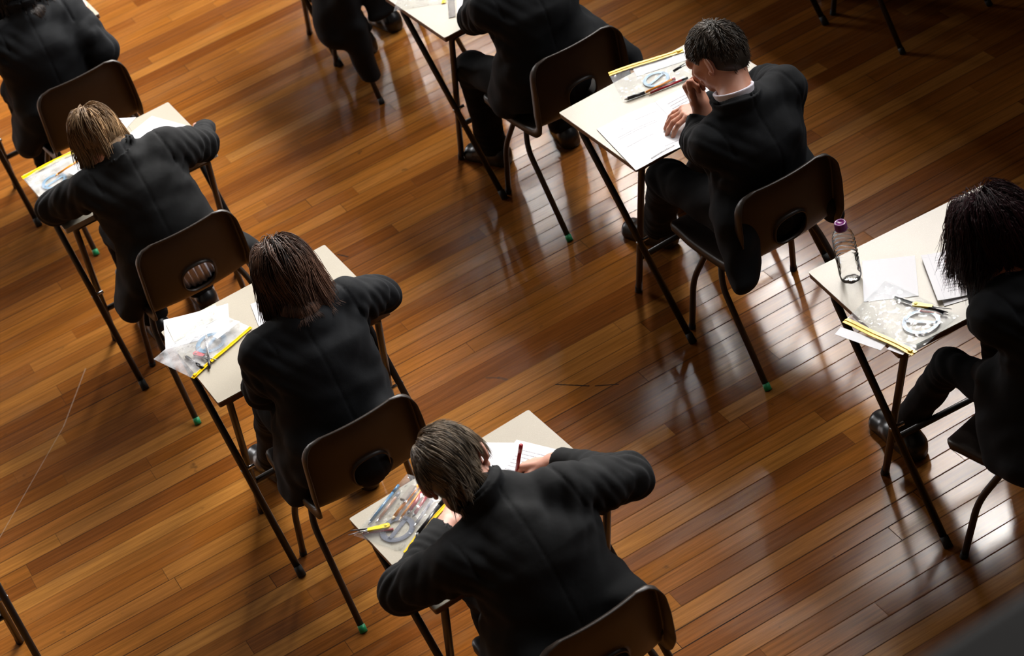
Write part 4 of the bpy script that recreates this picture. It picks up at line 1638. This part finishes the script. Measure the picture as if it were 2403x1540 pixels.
# the pupil in the dark top right corner
person((4.10, 6.40, 0), 'pupil past the top right edge in the shade, only the hem of dark clothes showing', dict(
    pv=(4.11, 6.42, .535), nb=(4.12, 6.50, .945), hc=(4.12, 6.62, 1.05), fwd=(0, .85, -.5), up=(0, .5, .85),
    shL=(3.96, 6.50, .88), shR=(4.28, 6.50, .88), elL=(3.93, 6.66, .765), wrL=(4.05, 6.82, .748), elR=(4.33, 6.66, .765), wrR=(4.2, 6.82, .748),
    knL=(4.00, 6.82, .50), knR=(4.22, 6.82, .50), anL=(4.0, 6.86, .11), anR=(4.22, 6.86, .11), toL=(4.0, 7.04, .03), toR=(4.22, 7.04, .03),
    build=.98, seed=9), bres=.006, res=.007,
    tails=[tail((4.00, 6.40, .60), (3.90, 6.42, .44), .08, .05, V3(0, 1, 0), 1.9)],
    hair=dict(mat=M['hair_dark'], n=900, length=.05, seed=21, rad=.0016))

# blazer hung over the back of the chair at the top
S = SDF()
ch = V3(2.515, 7.66, 0)
S.cap(ch + V3(-.19, -.01, .735), ch + V3(.19, -.01, .735), .035, k=.03)
S.cap(ch + V3(-.13, -.045, .70), ch + V3(-.10, -.055, .42), .028, .030, k=.04, lat=X3, sc=2.4)
S.cap(ch + V3(.13, -.045, .70), ch + V3(.10, -.055, .42), .028, .030, k=.04, lat=X3, sc=2.4)
S.cap(ch + V3(-.20, -.015, .72), ch + V3(-.235, -.02, .42), .050, .054, k=.02, lat=V3(0, 1, 0), sc=1.3)
S.cap(ch + V3(-.235, -.02, .42), ch + V3(-.228, -.03, .145), .054, .044, k=.02, lat=V3(0, 1, 0), sc=1.25)
S.cap(ch + V3(.20, -.015, .72), ch + V3(.245, .0, .42), .045, .044, k=.02, lat=V3(0, 1, 0), sc=1.3)
S.cap(ch + V3(.245, .0, .42), ch + V3(.235, .03, .17), .044, .034, k=.02, lat=V3(0, 1, 0), sc=1.25)
S.cap(ch + V3(-.23, .10, .55), ch + V3(-.30, .03, .38), .075, .065, k=.04, lat=V3(0, 1, 0), sc=1.4)
S.cut(ch + V3(-.228, -.03, .15), V3(0, 0, -1), .09)
S.wrinkle(.003, 18, 2)
o = sdf_obj('blazer', S, .006, M['blazer'])
tag(o, 'black blazer hung over the chair at the top, one sleeve dangling towards the floor', 'blazer')

# trouser leg and shoe of somebody at the right edge
person((4.42, 5.33, 0), 'pupil past the right edge, only the tip of a dark shoe showing', dict(
    pv=(4.50, 5.30, .535), nb=(4.52, 5.36, .945), hc=(4.52, 5.48, 1.05), fwd=(0, .85, -.5), up=(0, .5, .85),
    shL=(4.36, 5.36, .88), shR=(4.68, 5.36, .88), elL=(4.34, 5.52, .765), wrL=(4.45, 5.68, .748), elR=(4.74, 5.52, .765), wrR=(4.62, 5.68, .748),
    knL=(4.38, 5.68, .50), knR=(4.60, 5.70, .50), anL=(4.295, 5.72, .11), anR=(4.58, 5.72, .11), toL=(4.250, 5.90, .03), toR=(4.56, 5.90, .03),
    build=.98, seed=10), bres=.007, res=.008,
    hair=dict(mat=M['hair_dark'], n=600, length=.05, seed=23, rad=.0018))
c = copy_tree(chair0)
c.location = (4.50, 5.10, 0)
c['label'] = 'chair past the right edge carrying the pupil whose shoe tip shows'

# ------------------------------------------------------------------ things on the desks
ZC0 = DESK_Z


def at(dk, p, z=0.0):
    x, y = DESKS[dk][0], DESKS[dk][1]
    return V3(x + p[0], y + p[1], ZC0 + z)


def sheet(name, dk, q, z, mat, label, cat='paper', thick=.0006, n=10, warp=.0, group=None, parent=None, lift=None):
    """q: four corners TL, TR, BR, BL (offsets from the desk centre)"""
    A, B_, C_, D_ = [at(dk, p) for p in q]
    V, F, UV = [], [], []
    for i in range(n + 1):
        for j in range(n + 1):
            u, v = j / n, i / n
            p = (A * (1 - u) + B_ * u) * (1 - v) + (D_ * (1 - u) + C_ * u) * v
            zz = z + warp * (math.sin(u * 5 + v * 3 + q[0][0] * 40) * .5 + .5) * (abs(u - .5) * 2) ** 2
            if lift:
                zz += lift(u, v)
            V.append((p[0], p[1], ZC0 + zz))
            UV.append((u, 1 - v))
    for i in range(n):
        for j in range(n):
            a = i * (n + 1) + j
            F.append((a, a + n + 1, a + n + 2, a + 1))
    off = tuple((A + B_ + C_ + D_) / 4 * V3(1, 1, 0) + V3(0, 0, ZC0)) if parent is None else None
    o = mesh_obj(name, V, F, mat, parent, True, off)
    ul = o.data.uv_layers.new(name='UVMap')
    for l in o.data.loops:
        ul.data[l.index].uv = UV[l.vertex_index]
    m = o.modifiers.new('s', 'SOLIDIFY')
    m.thickness = thick
    m.offset = 1
    m = o.modifiers.new('e', 'EDGE_SPLIT')
    m.split_angle = math.radians(40)
    if label:
        tag(o, label, cat, group)
    return o


def pencil_case(dk, q, label, seed, z=.0015, puff=.016, zipside=0, overhang=0.0, haze=False, mat=None, fold=None, zipw=.013):
    """q: the corners, zip runs from q[0] to q[1]"""
    A, B_, C_, D_ = [at(dk, p) for p in q]
    cen = (A + B_ + C_ + D_) / 4
    t = thing('pencil_case', label, 'pencil case', tuple(cen), 0, 'clear pencil cases with yellow zips')
    rng = np.random.default_rng(seed)
    n = 30
    ph = rng.uniform(0, 6, 8)
    V, F = [], []
    for top in (1, 0):
        for i in range(n + 1):
            for j in range(n + 1):
                u, v = j / n, i / n
                p = (A * (1 - u) + B_ * u) * (1 - v) + (D_ * (1 - u) + C_ * u) * v
                e = (4 * u * (1 - u)) ** .55 * (4 * v * (1 - v)) ** .55 if 0 < u < 1 and 0 < v < 1 else 0
                zz = z
                if top:
                    cr = .5 * math.sin(u * 17 + 5 * math.sin(v * 7 + ph[0]) + ph[1]) + .35 * math.sin(v * 23 + 4 * math.sin(u * 9 + ph[2]) + ph[3]) + .2 * math.sin((u + v) * 41 + ph[4])
                    zz = z + .0007 + e * (puff * (.62 + .18 * math.sin(u * 5 + ph[5]) * math.sin(v * 4 + ph[6])) + .0022 * cr)
                V.append((p[0] - cen[0], p[1] - cen[1], ZC0 + zz - cen[2]))
    N = (n + 1) ** 2
    for i in range(n):
        for j in range(n):
            a = i * (n + 1) + j
            F.append((a, a + n + 1, a + n + 2, a + 1))
            F.append((N + a, N + a + 1, N + a + n + 2, N + a + n + 1))
    mesh_obj('film_pouch', V, F, mat or (M['film_haze'] if haze else M['film']), t, True)
    # zip band with two ridges and a slider
    ax = nrm(B_ - A)
    inn = nrm((D_ - A) - ax * np.dot(D_ - A, ax))
    Vz, Fz = [], []
    prof = [(-.002, 0), (-.002, .0020), (zipw * .30, .0022), (zipw * .40, .0042), (zipw * .52, .0042), (zipw * .60, .0022), (zipw, .0018), (zipw, 0)]
    m = 24
    Lz = np.linalg.norm(B_ - A)
    for i in range(m + 1):
        s_ = i / m
        base = A + ax * Lz * s_ - cen
        wv = .0014 * math.sin(s_ * 9 + ph[7])
        for a, b in prof:
            p = base + inn * (a + wv)
            V_ = (p[0], p[1], z + .0004 + b + max(0, puff * .12 * math.sin(s_ * PI)))
            Vz.append(V_)
    k = len(prof)
    for i in range(m):
        for j in range(k):
            j2 = (j + 1) % k
            Fz.append((i * k + j, (i + 1) * k + j, (i + 1) * k + j2, i * k + j2))
    Fz.append(tuple(range(k)))
    Fz.append(tuple(reversed([m * k + j for j in range(k)])))
    zo = mesh_obj('zip_strip', Vz, Fz, M['yellow'], t, False)
    bm = bmesh.new()
    add_box(bm, (-.006, -.005, 0), (.006, .005, .006))
    so = bm_obj('zip_slider', bm, M['yellow'], zo, bevel=.0015)
    p = A + ax * Lz * (.05 if seed % 2 else .94) + inn * zipw * .46 - cen
    so.location = (p[0], p[1], z + .0016)
    so.rotation_euler = (0, 0, math.atan2(ax[1], ax[0]))
    return t


def pen(name, dk, a, b, z, label, cat, mat, r=.0042, tipmat=None, capmat=None, tipl=.02, capl=.0, z2=None, group=None, hexa=False):
    A, B_ = at(dk, a, z), at(dk, b, z if z2 is None else z2)
    ax = nrm(B_ - A)
    t = thing(name, label, cat, tuple(A), 0, group)
    L = np.linalg.norm(B_ - A)
    seg = 6 if hexa else 14
    O = V3(0, 0, 0)
    tube_obj('barrel', [O + ax * tipl, O + ax * (L - capl)], r, mat, t, seg)
    tube_obj('tip', [O, O + ax * tipl * .35, O + ax * tipl], [.0006, r * .35, r * .95], tipmat or mat, t, seg)
    if capl:
        tube_obj('cap', [O + ax * (L - capl), O + ax * L], [r * 1.12, r * 1.05], capmat or mat, t, seg)
    return t


def disc_ring(name, dk, c, R, w, z, mat, label, rot=0.0, half=False, bar=True, tilt=0.0):
    C = at(dk, c, z)
    t = thing(name, label, 'protractor', tuple(C))
    t.rotation_euler = (0, tilt, rot)
    V, F = [], []
    n = 72
    a1 = PI if half else 2 * PI
    for i in range(n + 1):
        a = a1 * i / n
        for r, zz in ((R, 0), (R, .0012), (R - w, .0012), (R - w, 0)):
            V.append((r * math.cos(a), r * math.sin(a), zz))
    for i in range(n):
        for j in range(4):
            j2 = (j + 1) % 4
            F.append((i * 4 + j, (i + 1) * 4 + j, (i + 1) * 4 + j2, i * 4 + j2))
    mesh_obj('scale_ring', V, F, mat, t, False)
    if bar:
        bm = bmesh.new()
        add_box(bm, (-(R - w * .5), -w * .42, 0), (R - w * .5, w * .42, .0012))
        bm_obj('cross_bar', bm, mat, t)
    # degree ticks
    bm = bmesh.new()
    for i in range(0, 72 if not half else 37):
        a = a1 * i / (72 if not half else 36)
        l = .006 if i % 2 == 0 else .0035
        d = V3(math.cos(a), math.sin(a), 0)
        s_ = V3(-math.sin(a), math.cos(a), 0) * .00025
        p0, p1 = d * (R - .0005), d * (R - .0005 - l)
        vs = [bm.verts.new(tuple(x + V3(0, 0, .0013))) for x in (p0 - s_, p0 + s_, p1 + s_, p1 - s_)]
        bm.faces.new(vs)
    bm_obj('degree_marks', bm, M['ink'], t)
    return t


def compass(dk, a, b, z, label, leg=M['silver'], head=M['yellow_p']):
    A, B_ = at(dk, a, z), at(dk, b, z)
    ax = nrm(B_ - A)
    sd = V3(-ax[1], ax[0], 0)
    t = thing('drawing_compass', label, 'compass', tuple(A))
    L = np.linalg.norm(B_ - A)
    O = V3(0, 0, 0)
    pts = []
    for k in range(14):
        an = PI / 2 + PI * k / 13
        pts.append(O + ax * (.009 * math.cos(an) + .009) + sd * .009 * math.sin(an))
    pts += [ax * L - sd * .004, ax * L + sd * .006]
    n = len(pts)
    V = [tuple(p) for p in pts] + [tuple(p + V3(0, 0, .006)) for p in pts]
    F = [tuple(reversed(range(n))), tuple(range(n, 2 * n))] + [(i, (i + 1) % n, n + (i + 1) % n, n + i) for i in range(n)]
    mesh_obj('hinge_head', V, F, head, t, False)
    v, f = lathe([(.0045, .0055), (.0045, .0072), (.003, .0078)], 16, ax[0] * .011, ax[1] * .011)
    mesh_obj('hinge_screw', v, f, head, t)
    tube_obj('leg', [ax * L * .8 + V3(0, 0, .003), ax * (L + .055) + sd * .004 + V3(0, 0, .002)], [.0022, .0009], leg, t, 8)
    tube_obj('leg', [ax * L * .8 - sd * .002 + V3(0, 0, .003), ax * (L + .05) - sd * .012 + V3(0, 0, .002)], [.0030, .0014], M['blackp'], t, 8)
    return t


# desk E
sheet('paper_sheet', 'E', [(-.141, .189), (-.022, .095), (-.128, -.060), (-.250, .034)], .0006, M['paper'], 'blank white sheet beside the water bottle, half under the clear pencil case', warp=.001)
sheet('paper_sheet', 'E', [(-.361, -.007), (-.315, -.161), (-.345, -.172), (-.392, -.022)], -.0001 + .0006, M['paper'], 'pale scrap of paper poking out under the yellow zip, over the desk corner', warp=.001)
sheet('paper_sheet', 'E', [(-.29, -.17), (-.27, -.22), (-.315, -.232), (-.33, -.18)], .0010, M['paper'], 'small white paper corner under the zip end at the near desk corner')
sheet('exam_paper', 'E', [(-.010, .060), (.230, -.055), (.140, -.243), (-.108, -.150)], .0008, M['paper'], 'lower white exam sheet just showing beneath the printed one by the pencil case', 'exam paper', warp=.001)
sheet('exam_paper', 'E', [(-.019, .069), (.239, -.050), (.150, -.246), (-.113, -.129)], .0020, M['paper_rows'], 'printed exam booklet with lifted left edge in front of the dark red haired pupil', 'exam paper', thick=.0014,
      lift=lambda u, v: .010 * (1 - u) ** 4)
disc_ring('protractor', 'E', (-.196, -.160), .053, .0125, .005, M['bluep'], 'round blue angle measurer inside the case by the water bottle', rot=-.9)
compass('E', (-.170, -.088), (-.140, -.140), .010, 'yellow-headed drawing compass lying on the blue angle measurer')
pen('ballpoint_pen', 'E', (-.128, -.196), (-.183, -.022), .0075, 'dark slim pen lying beside the yellow compass in the case', 'pen', M['blackp'], .0045, M['silver'], M['blackp'], .016, .03)
pen('pencil', 'E', (-.126, -.190), (-.172, -.118), .006, 'short dark red pencil under the yellow compass', 'pencil', M['red'], .0038, M['wood_tip'], None, .016, hexa=True)
pencil_case('E', [(-.347, .002), (-.300, -.256), (-.108, -.215), (-.150, .064)], 'clear pencil case with yellow zip beside the water bottle, corner hanging off the desk', 4, z=.0030, puff=.022, zipw=.020)

# bottle of water
def bottle(dk, p):
    C = at(dk, p)
    t = thing('water_bottle', 'small clear plastic water bottle with purple cap on the right-hand desk', 'bottle', tuple(C))
    H = .205
    def body(scale, z0, z1, n=110, cap=False):
        V, F = [], []
        seg = 56
        for i in range(n + 1):
            z = z0 + (z1 - z0) * i / n
            f = z / H
            r = float(np.interp(f, [0, .02, .05, .12, .50, .72, .80, .86, .895, .93, 1.0], [.022, .028, .0315, .0325, .0325, .0315, .0285, .0210, .0155, .0140, .0140]))
            for k in range(seg):
                a = 2 * PI * k / seg
                rr = r
                if .34 < f < .78:
                    w = min(1, (f - .34) / .05, (.78 - f) / .06)
                    rr += .0016 * w * math.sin(2 * PI * z / .0135 + 2.2 * math.sin(a * 2 + .6)) 
                if f < .16:
                    rr -= .0022 * (1 - f / .16) * (math.sin(a * 7 + 30 * f) * .5 + .5)
                rr *= scale
                V.append((rr * math.cos(a), rr * math.sin(a), z))
        for i in range(n):
            for k in range(seg):
                k2 = (k + 1) % seg
                F.append((i * seg + k, i * seg + k2, (i + 1) * seg + k2, (i + 1) * seg + k))
        F.append(tuple(reversed(range(seg))))
        if cap:
            F.append(tuple(n * seg + k for k in range(seg)))
        return V, F
    v, f = body(1.0, .0005, H - .006)
    mesh_obj('bottle_body', v, f, M['pet'], t)
    v, f = body(.965, .0025, .118, 60, True)
    mesh_obj('water', v, f, M['water'], t)
    v, f = lathe([(.0155, H - .024), (.0185, H - .0235), (.0185, H - .018), (.0180, H - .0175), (.0180, H - .003), (.0170, H), (.012, H + .0003), (.0115, H - .0008), (.0, H - .0008)], 40)
    c = mesh_obj('cap', v, f, M['purple'], t)
    bm = bmesh.new()
    for k in range(48):
        a = 2 * PI * k / 48
        d, s_ = V3(math.cos(a), math.sin(a), 0), V3(-math.sin(a), math.cos(a), 0) * .0004
        vs = [bm.verts.new(tuple(x)) for x in (d * .0184 - s_ + V3(0, 0, H - .0165), d * .0184 + s_ + V3(0, 0, H - .0165), d * .0184 + s_ + V3(0, 0, H - .004), d * .0184 - s_ + V3(0, 0, H - .004))]
        bm.faces.new(vs)
    bm_obj('cap_ribs', bm, M['purple'], c)
    return t


bottle('E', (-.211, .146))

# desk D
sheet('exam_booklet', 'D', [(-.268, .042), (-.050, .020), (-.092, -.283), (-.306, -.268)], .0010, M['paper_print'], 'open exam booklet under the short-haired boy\'s hand, pages over the desk edge', 'exam booklet', thick=.0022,
      lift=lambda u, v: .0045 * math.sin(PI * min(1, u * 1.0)) ** 2 + .006 * max(0, u - .3) * (v ** 3))
bk = COL.objects[-1]
o2 = sheet('right_page', 'D', [(-.050, .020), (.172, -.002), (.130, -.300), (-.092, -.283)], .0010, M['paper_rows'], None, thick=.003,
           lift=lambda u, v: .012 * math.sin(PI * min(1, u * 1.15)) ** 1.2 * (.35 + .65 * v) )
o2.parent = bk
o2.matrix_parent_inverse = Matrix.Translation(bk.location).inverted()
# bar code along the near edge of the left page
bm = bmesh.new()
x0, y0 = at('D', (-.240, -.256))[:2]
rr = random.Random(3)
for i in range(44):
    w = rr.choice([.0006, .0009, .0014])
    xx = x0 + i * .0021
    zz = ZC0 + .0046 + .0045 * math.sin(PI * min(1, (xx - (x0 - .06)) / .215)) ** 2 + .004 * max(0, (xx - x0 + .06) / .215 - .3)
    h = .006 if i % 3 else .0085
    vs = [bm.verts.new(p) for p in ((xx, y0 - .004, zz), (xx + w, y0 - .004, zz), (xx + w, y0 - .004 + h, zz), (xx, y0 - .004 + h, zz))]
    bm.faces.new(vs)
o2 = bm_obj('bar_code', bm, M['ink'], bk)
o2.matrix_parent_inverse = Matrix.Translation(bk.location).inverted()
# small triangle diagram printed on the left page
V, F = [], []
tri = [(-.215, -.035), (-.190, .005), (-.165, -.030), (-.215, -.035), (-.160, .010), (-.190, .005)]
fc = []
for a, b in zip(tri[:-1], tri[1:]):
    A_, B_2 = at('D', a, .0078), at('D', b, .0078)
    fc.append(tube([A_, B_2], .0003, 4))
v, f = merge(*fc)
o2 = mesh_obj('triangle_diagram', v, f, plain('faint_print', (.55, .55, .62), .6), bk)
o2.matrix_parent_inverse = Matrix.Translation(bk.location).inverted()
sheet('paper_sheet', 'D', [(.02, .285), (.20, .225), (.175, .15), (-.005, .21)], .0006, M['paper'], 'white slip tucked beneath the zipped case behind the short-haired boy\'s head', warp=.0005)
disc_ring('protractor', 'D', (.028, .135), .046, .012, .004, M['bluelt'], 'pale blue protractor in the case beside the short-haired boy\'s head', rot=.3)
pen('pencil', 'D', (-.055, .093), (.072, .083), .0065, 'orange pencil next to the pale blue protractor', 'pencil', M['orange'], .0042, M['wood_tip'], M['redpink'], .014, .012, hexa=True)
pen('pencil', 'D', (-.047, .079), (.102, .050), .0060, 'dark red pencil lying along the near edge of the case by the booklet', 'pencil', M['red'], .0040, M['wood_tip'], M['blackp'], .014, .022, hexa=True)
pen('felt_pen', 'D', (-.115, .112), (-.045, .092), .0075, 'short black-capped pen at the near left corner of the case by the booklet', 'pen', M['blackp'], .0055, M['greyp'], None, .012)
pencil_case('D', [(-.060, .309), (.192, .222), (.128, .024), (-.122, .111)], 'clear crinkled pencil case with yellow zip beside the short-haired boy\'s head', 8, z=.0026, puff=.020, zipw=.022)
pen('ballpoint_pen', 'D', (.100, -.050), (.022, -.022), .130, 'clear pen with a black clip held in the short-haired boy\'s fist', 'pen', M['ruler'], .0042, M['silver'], M['blackp'], .014, .030, z2=.105)
# clear ruler on the right side of desk D
def ruler(dk, a, b, w, z, label, marks=30):
    A, B_ = at(dk, a, z), at(dk, b, z)
    t = thing('ruler', label, 'ruler', tuple(A), math.atan2(B_[1] - A[1], B_[0] - A[0]), 'clear plastic rulers')
    L = np.linalg.norm(B_ - A)
    bm = bmesh.new()
    add_box(bm, (0, -w / 2, 0), (L, w / 2, .0018))
    bm_obj('blade', bm, M['ruler'], t, bevel=.0004)
    bm = bmesh.new()
    for i in range(int(L / .0025)):
        h = .009 if i % 4 == 0 else .005
        x = .005 + i * .0025
        if x > L - .004:
            break
        for s_ in (-1, 1):
            y1 = s_ * (w / 2 - .001)
            y2 = y1 - s_ * h * .6
            vs = [bm.verts.new(p) for p in ((x, y1, .0019), (x + .0004, y1, .0019), (x + .0004, y2, .0019), (x, y2, .0019))]
            bm.faces.new(vs)
    add_box(bm, (.002, w / 2 - .0010, .0018), (L - .002, w / 2 - .0004, .0020))
    bm_obj('scale_marks', bm, M['ink'], t)
    return t


ruler('D', (.20, -.02), (.292, -.155), .030, .0008, 'clear ruler lying near the right edge of the desk behind the short-haired boy')

# desk B
sheet('paper_sheet', 'B', [(-.270, .293), (-.074, .203), (-.128, .060), (-.324, .141)], .0006, M['paper'], 'white sheet at the far corner of the long-haired pupil\'s desk, under the pencil case', warp=.002)
sheet('paper_slip', 'B', [(-.273, .263), (-.107, .232), (-.116, .154), (-.288, .153)], .0016, M['paper_cream'], 'cream slip with faint print on the white sheet beside the long-haired pupil', 'paper', warp=.002)
disc_ring('protractor', 'B', (-.198, .052), .050, .014, .0035, M['bluelt'], 'round pale blue angle measurer in the case hanging off the desk corner', rot=.6)
pen('ballpoint_pen', 'B', (-.192, .104), (-.254, -.072), .0085, 'slim silver pen laid across the open yellow zip', 'pen', M['silver'], .0036, M['silver'], M['blackp'], .014, .055)
compass('B', (-.262, .040), (-.245, -.002), .006, 'pink-red headed compass in the case hanging off the desk corner', head=M['redpink'])
pen('felt_pen', 'B', (-.290, .056), (-.270, -.055), .0065, 'black pen beside the pink-red compass', 'pen', M['blackp'], .0055, M['greyp'], M['blackp'], .014, .03)
pencil_case('B', [(-.313, -.075), (-.067, .015), (-.127, .213), (-.373, .123)], 'frosted pencil case with open yellow zip hanging off the desk\'s left corner', 9, z=.0030, puff=.020, haze=True, zipw=.012)
zz = sheet('card', 'B', [(-.187, .046), (-.098, .066), (-.090, .046), (-.180, .020)], .0260, M['paper'], 'small white card with holes lying on the zip of the frosted case', 'card')
sheet('exam_paper', 'B', [(-.02, .14), (.16, .10), (.12, -.16), (-.075, -.125)], .0008, M['paper_rows'], 'exam paper beneath the long-haired pupil\'s head', 'exam paper', warp=.001)

# desk A
disc_ring('protractor', 'A', (-.222, .090), .048, .013, .004, M['bluelt'], 'pale blue protractor in the case beside the fair-haired pupil', rot=.2)
pen('pencil', 'A', (-.209, .108), (-.095, .134), .0120, 'bright orange pencil lying beside the fair-haired pupil\'s head', 'pencil', M['orange'], .0044, M['orange'], None, .012, hexa=True)
pencil_case('A', [(-.306, .232), (-.050, .230), (-.050, .040), (-.300, .046)], 'clear pencil case with yellow zip at the far left pupil\'s desk', 12, z=.0020, puff=.016, haze=True, zipw=.022)
sheet('paper_sheet', 'A', [(-.171, .085), (-.060, .110), (-.040, .000), (-.150, .010)], .0220, M['paper'], 'small white slip tip beside the fair-haired pupil\'s shoulder')
sheet('paper_sheet', 'A', [(.070, .348), (.169, .246), (.030, .150), (-.07, .25)], .0006, M['paper'], 'white sheet poking over the back edge of the fair-haired pupil\'s desk', warp=.001)
sheet('exam_paper', 'A', [(.216, .198), (.318, -.060), (.125, -.135), (.020, .122)], .0016, M['paper'], 'white exam paper between the fair-haired pupil\'s head and right arm', 'exam paper', warp=.001)

# desk C
sheet('paper_sheet', 'C', [(.108, .245), (.196, .153), (.02, .00), (-.08, .09)], .0006, M['paper'], 'white sheet beside the nearest boy\'s ear', warp=.0005)
sheet('exam_paper', 'C', [(.200, .165), (.330, -.080), (.150, -.180), (.013, .070)], .0014, M['paper_rows'], 'printed exam paper the nearest boy is writing on', 'exam paper', warp=.0005)
disc_ring('protractor', 'C', (-.225, .088), .050, .016, .003, M['greyblue'], 'grey round angle measurer showing at the front of the full pencil case', rot=.5)
pen('pencil', 'C', (-.223, .127), (-.098, .200), .0080, 'thick orange pencil in the full case, on the left of the two orange ones', 'pencil', M['orange'], .0050, M['wood_tip'], None, .014, hexa=True)
pen('pencil', 'C', (-.211, .109), (-.088, .184), .0080, 'thin orange pencil in the full case, next to the dark red pen', 'pencil', M['orange'], .0034, M['wood_tip'], None, .016, hexa=True)
pen('ballpoint_pen', 'C', (-.180, .112), (-.084, .178), .0100, 'dark red pen in the full case next to the thin orange pencil', 'pen', M['red'], .0055, M['blackp'], M['red'], .012, .03)
pen('ballpoint_pen', 'C', (-.175, .092), (-.072, .160), .0100, 'dark red pen in the full case on the side of the black tube', 'pen', M['red'], .0050, M['blackp'], M['red'], .012, .03)
pen('ballpoint_pen', 'C', (-.282, .160), (-.143, .242), .0070, 'clear blue pen along the far side of the full case', 'pen', M['bluep'], .0040, M['greyblue'], M['bluep'], .014, .03)
pen('ballpoint_pen', 'C', (-.262, .150), (-.155, .212), .0080, 'clear pen with a coppery refill in the full case', 'pen', plain('copper_pen', (.40, .20, .12), .25, Alpha=.7), .0042, M['silver'], M['greyblue'], .014, .02)
pen('felt_pen', 'C', (-.203, .018), (-.060, .098), .0080, 'long black pen along the yellow zip of the full case', 'pen', M['blackp'], .0070, M['blackp'], M['blackp'], .014, .04)
pen('ballpoint_pen', 'C', (-.190, .055), (-.075, .130), .0090, 'clear pen with grey ink beside the long black pen', 'pen', M['greyblue'], .0045, M['silver'], M['greyblue'], .014, .03)
compass('C', (-.236, .108), (-.292, .138), .0085, 'yellow-headed compass at the left tip of the full case')
pen('pencil', 'C', (-.318, .150), (-.235, .095), .0045, 'short dark red pencil under the yellow compass in the full case', 'pencil', M['red'], .0038, M['wood_tip'], None, .014, hexa=True)
C0 = at('C', (-.140, .178), .013)
bm = bmesh.new()
add_box(bm, (-.031, -.010, 0), (.031, .010, .011))
er = bm_obj('eraser', bm, M['greyp'], None, bevel=.005, seg=4)
er.location = tuple(C0)
er.rotation_euler = (0, 0, .50)
tag(er, 'grey rounded eraser in the full pencil case of the nearest boy', 'eraser')
pencil_case('C', [(-.248, -.018), (-.018, .100), (-.102, .272), (-.330, .158)], 'full clear pencil case packed with pens on the nearest boy\'s desk', 14, z=.0022, puff=.034, zipw=.016)
# red pen in the nearest boy's hand
pen('ballpoint_pen', 'C', (.120, .028), (.150, -.018), .004, 'red pen held upright in the nearest boy\'s writing hand', 'pen', M['red'], .0052, M['blackp'], M['red'], .012, .030, z2=.135)

# desk F
sheet('exam_paper', 'F', [(-.05, .10), (.13, .00), (-.005, -.235), (-.184, -.150)], .0008, M['paper_print'], 'white exam paper at the top edge beside the clear ruler', 'exam paper', warp=.001)
ruler('F', (-.204, -.149), (-.10, .06), .026, .0008, 'clear ruler lying between pencil case and exam paper at the top edge')
pencil_case('F', [(-.173, -.030), (-.030, .165), (-.190, .285), (-.335, .092)], 'clear pencil case cut off by the top edge, corner over the desk\'s left side', 16, z=.0010, puff=.016, zipw=.014)
# desk G
sheet('exam_paper', 'G', [(.08, .12), (.30, .05), (.285, -.165), (.06, -.09)], .0012, M['paper'], 'white paper at the top left corner beside the curly-haired pupil\'s elbow', 'exam paper', warp=.001)

# ------------------------------------------------------------------ colour management
sc = bpy.context.scene
sc.cycles.max_bounces = 8
sc.cycles.diffuse_bounces = 3
sc.cycles.glossy_bounces = 3
sc.cycles.transmission_bounces = 4
sc.cycles.transparent_max_bounces = 16
sc.cycles.caustics_reflective = False
sc.cycles.caustics_refractive = False
sc.view_settings.view_transform = 'Standard'
sc.view_settings.look = 'None'
sc.view_settings.gamma = 1.0
sc.view_settings.use_curve_mapping = False
sc.view_settings.exposure = 1.70
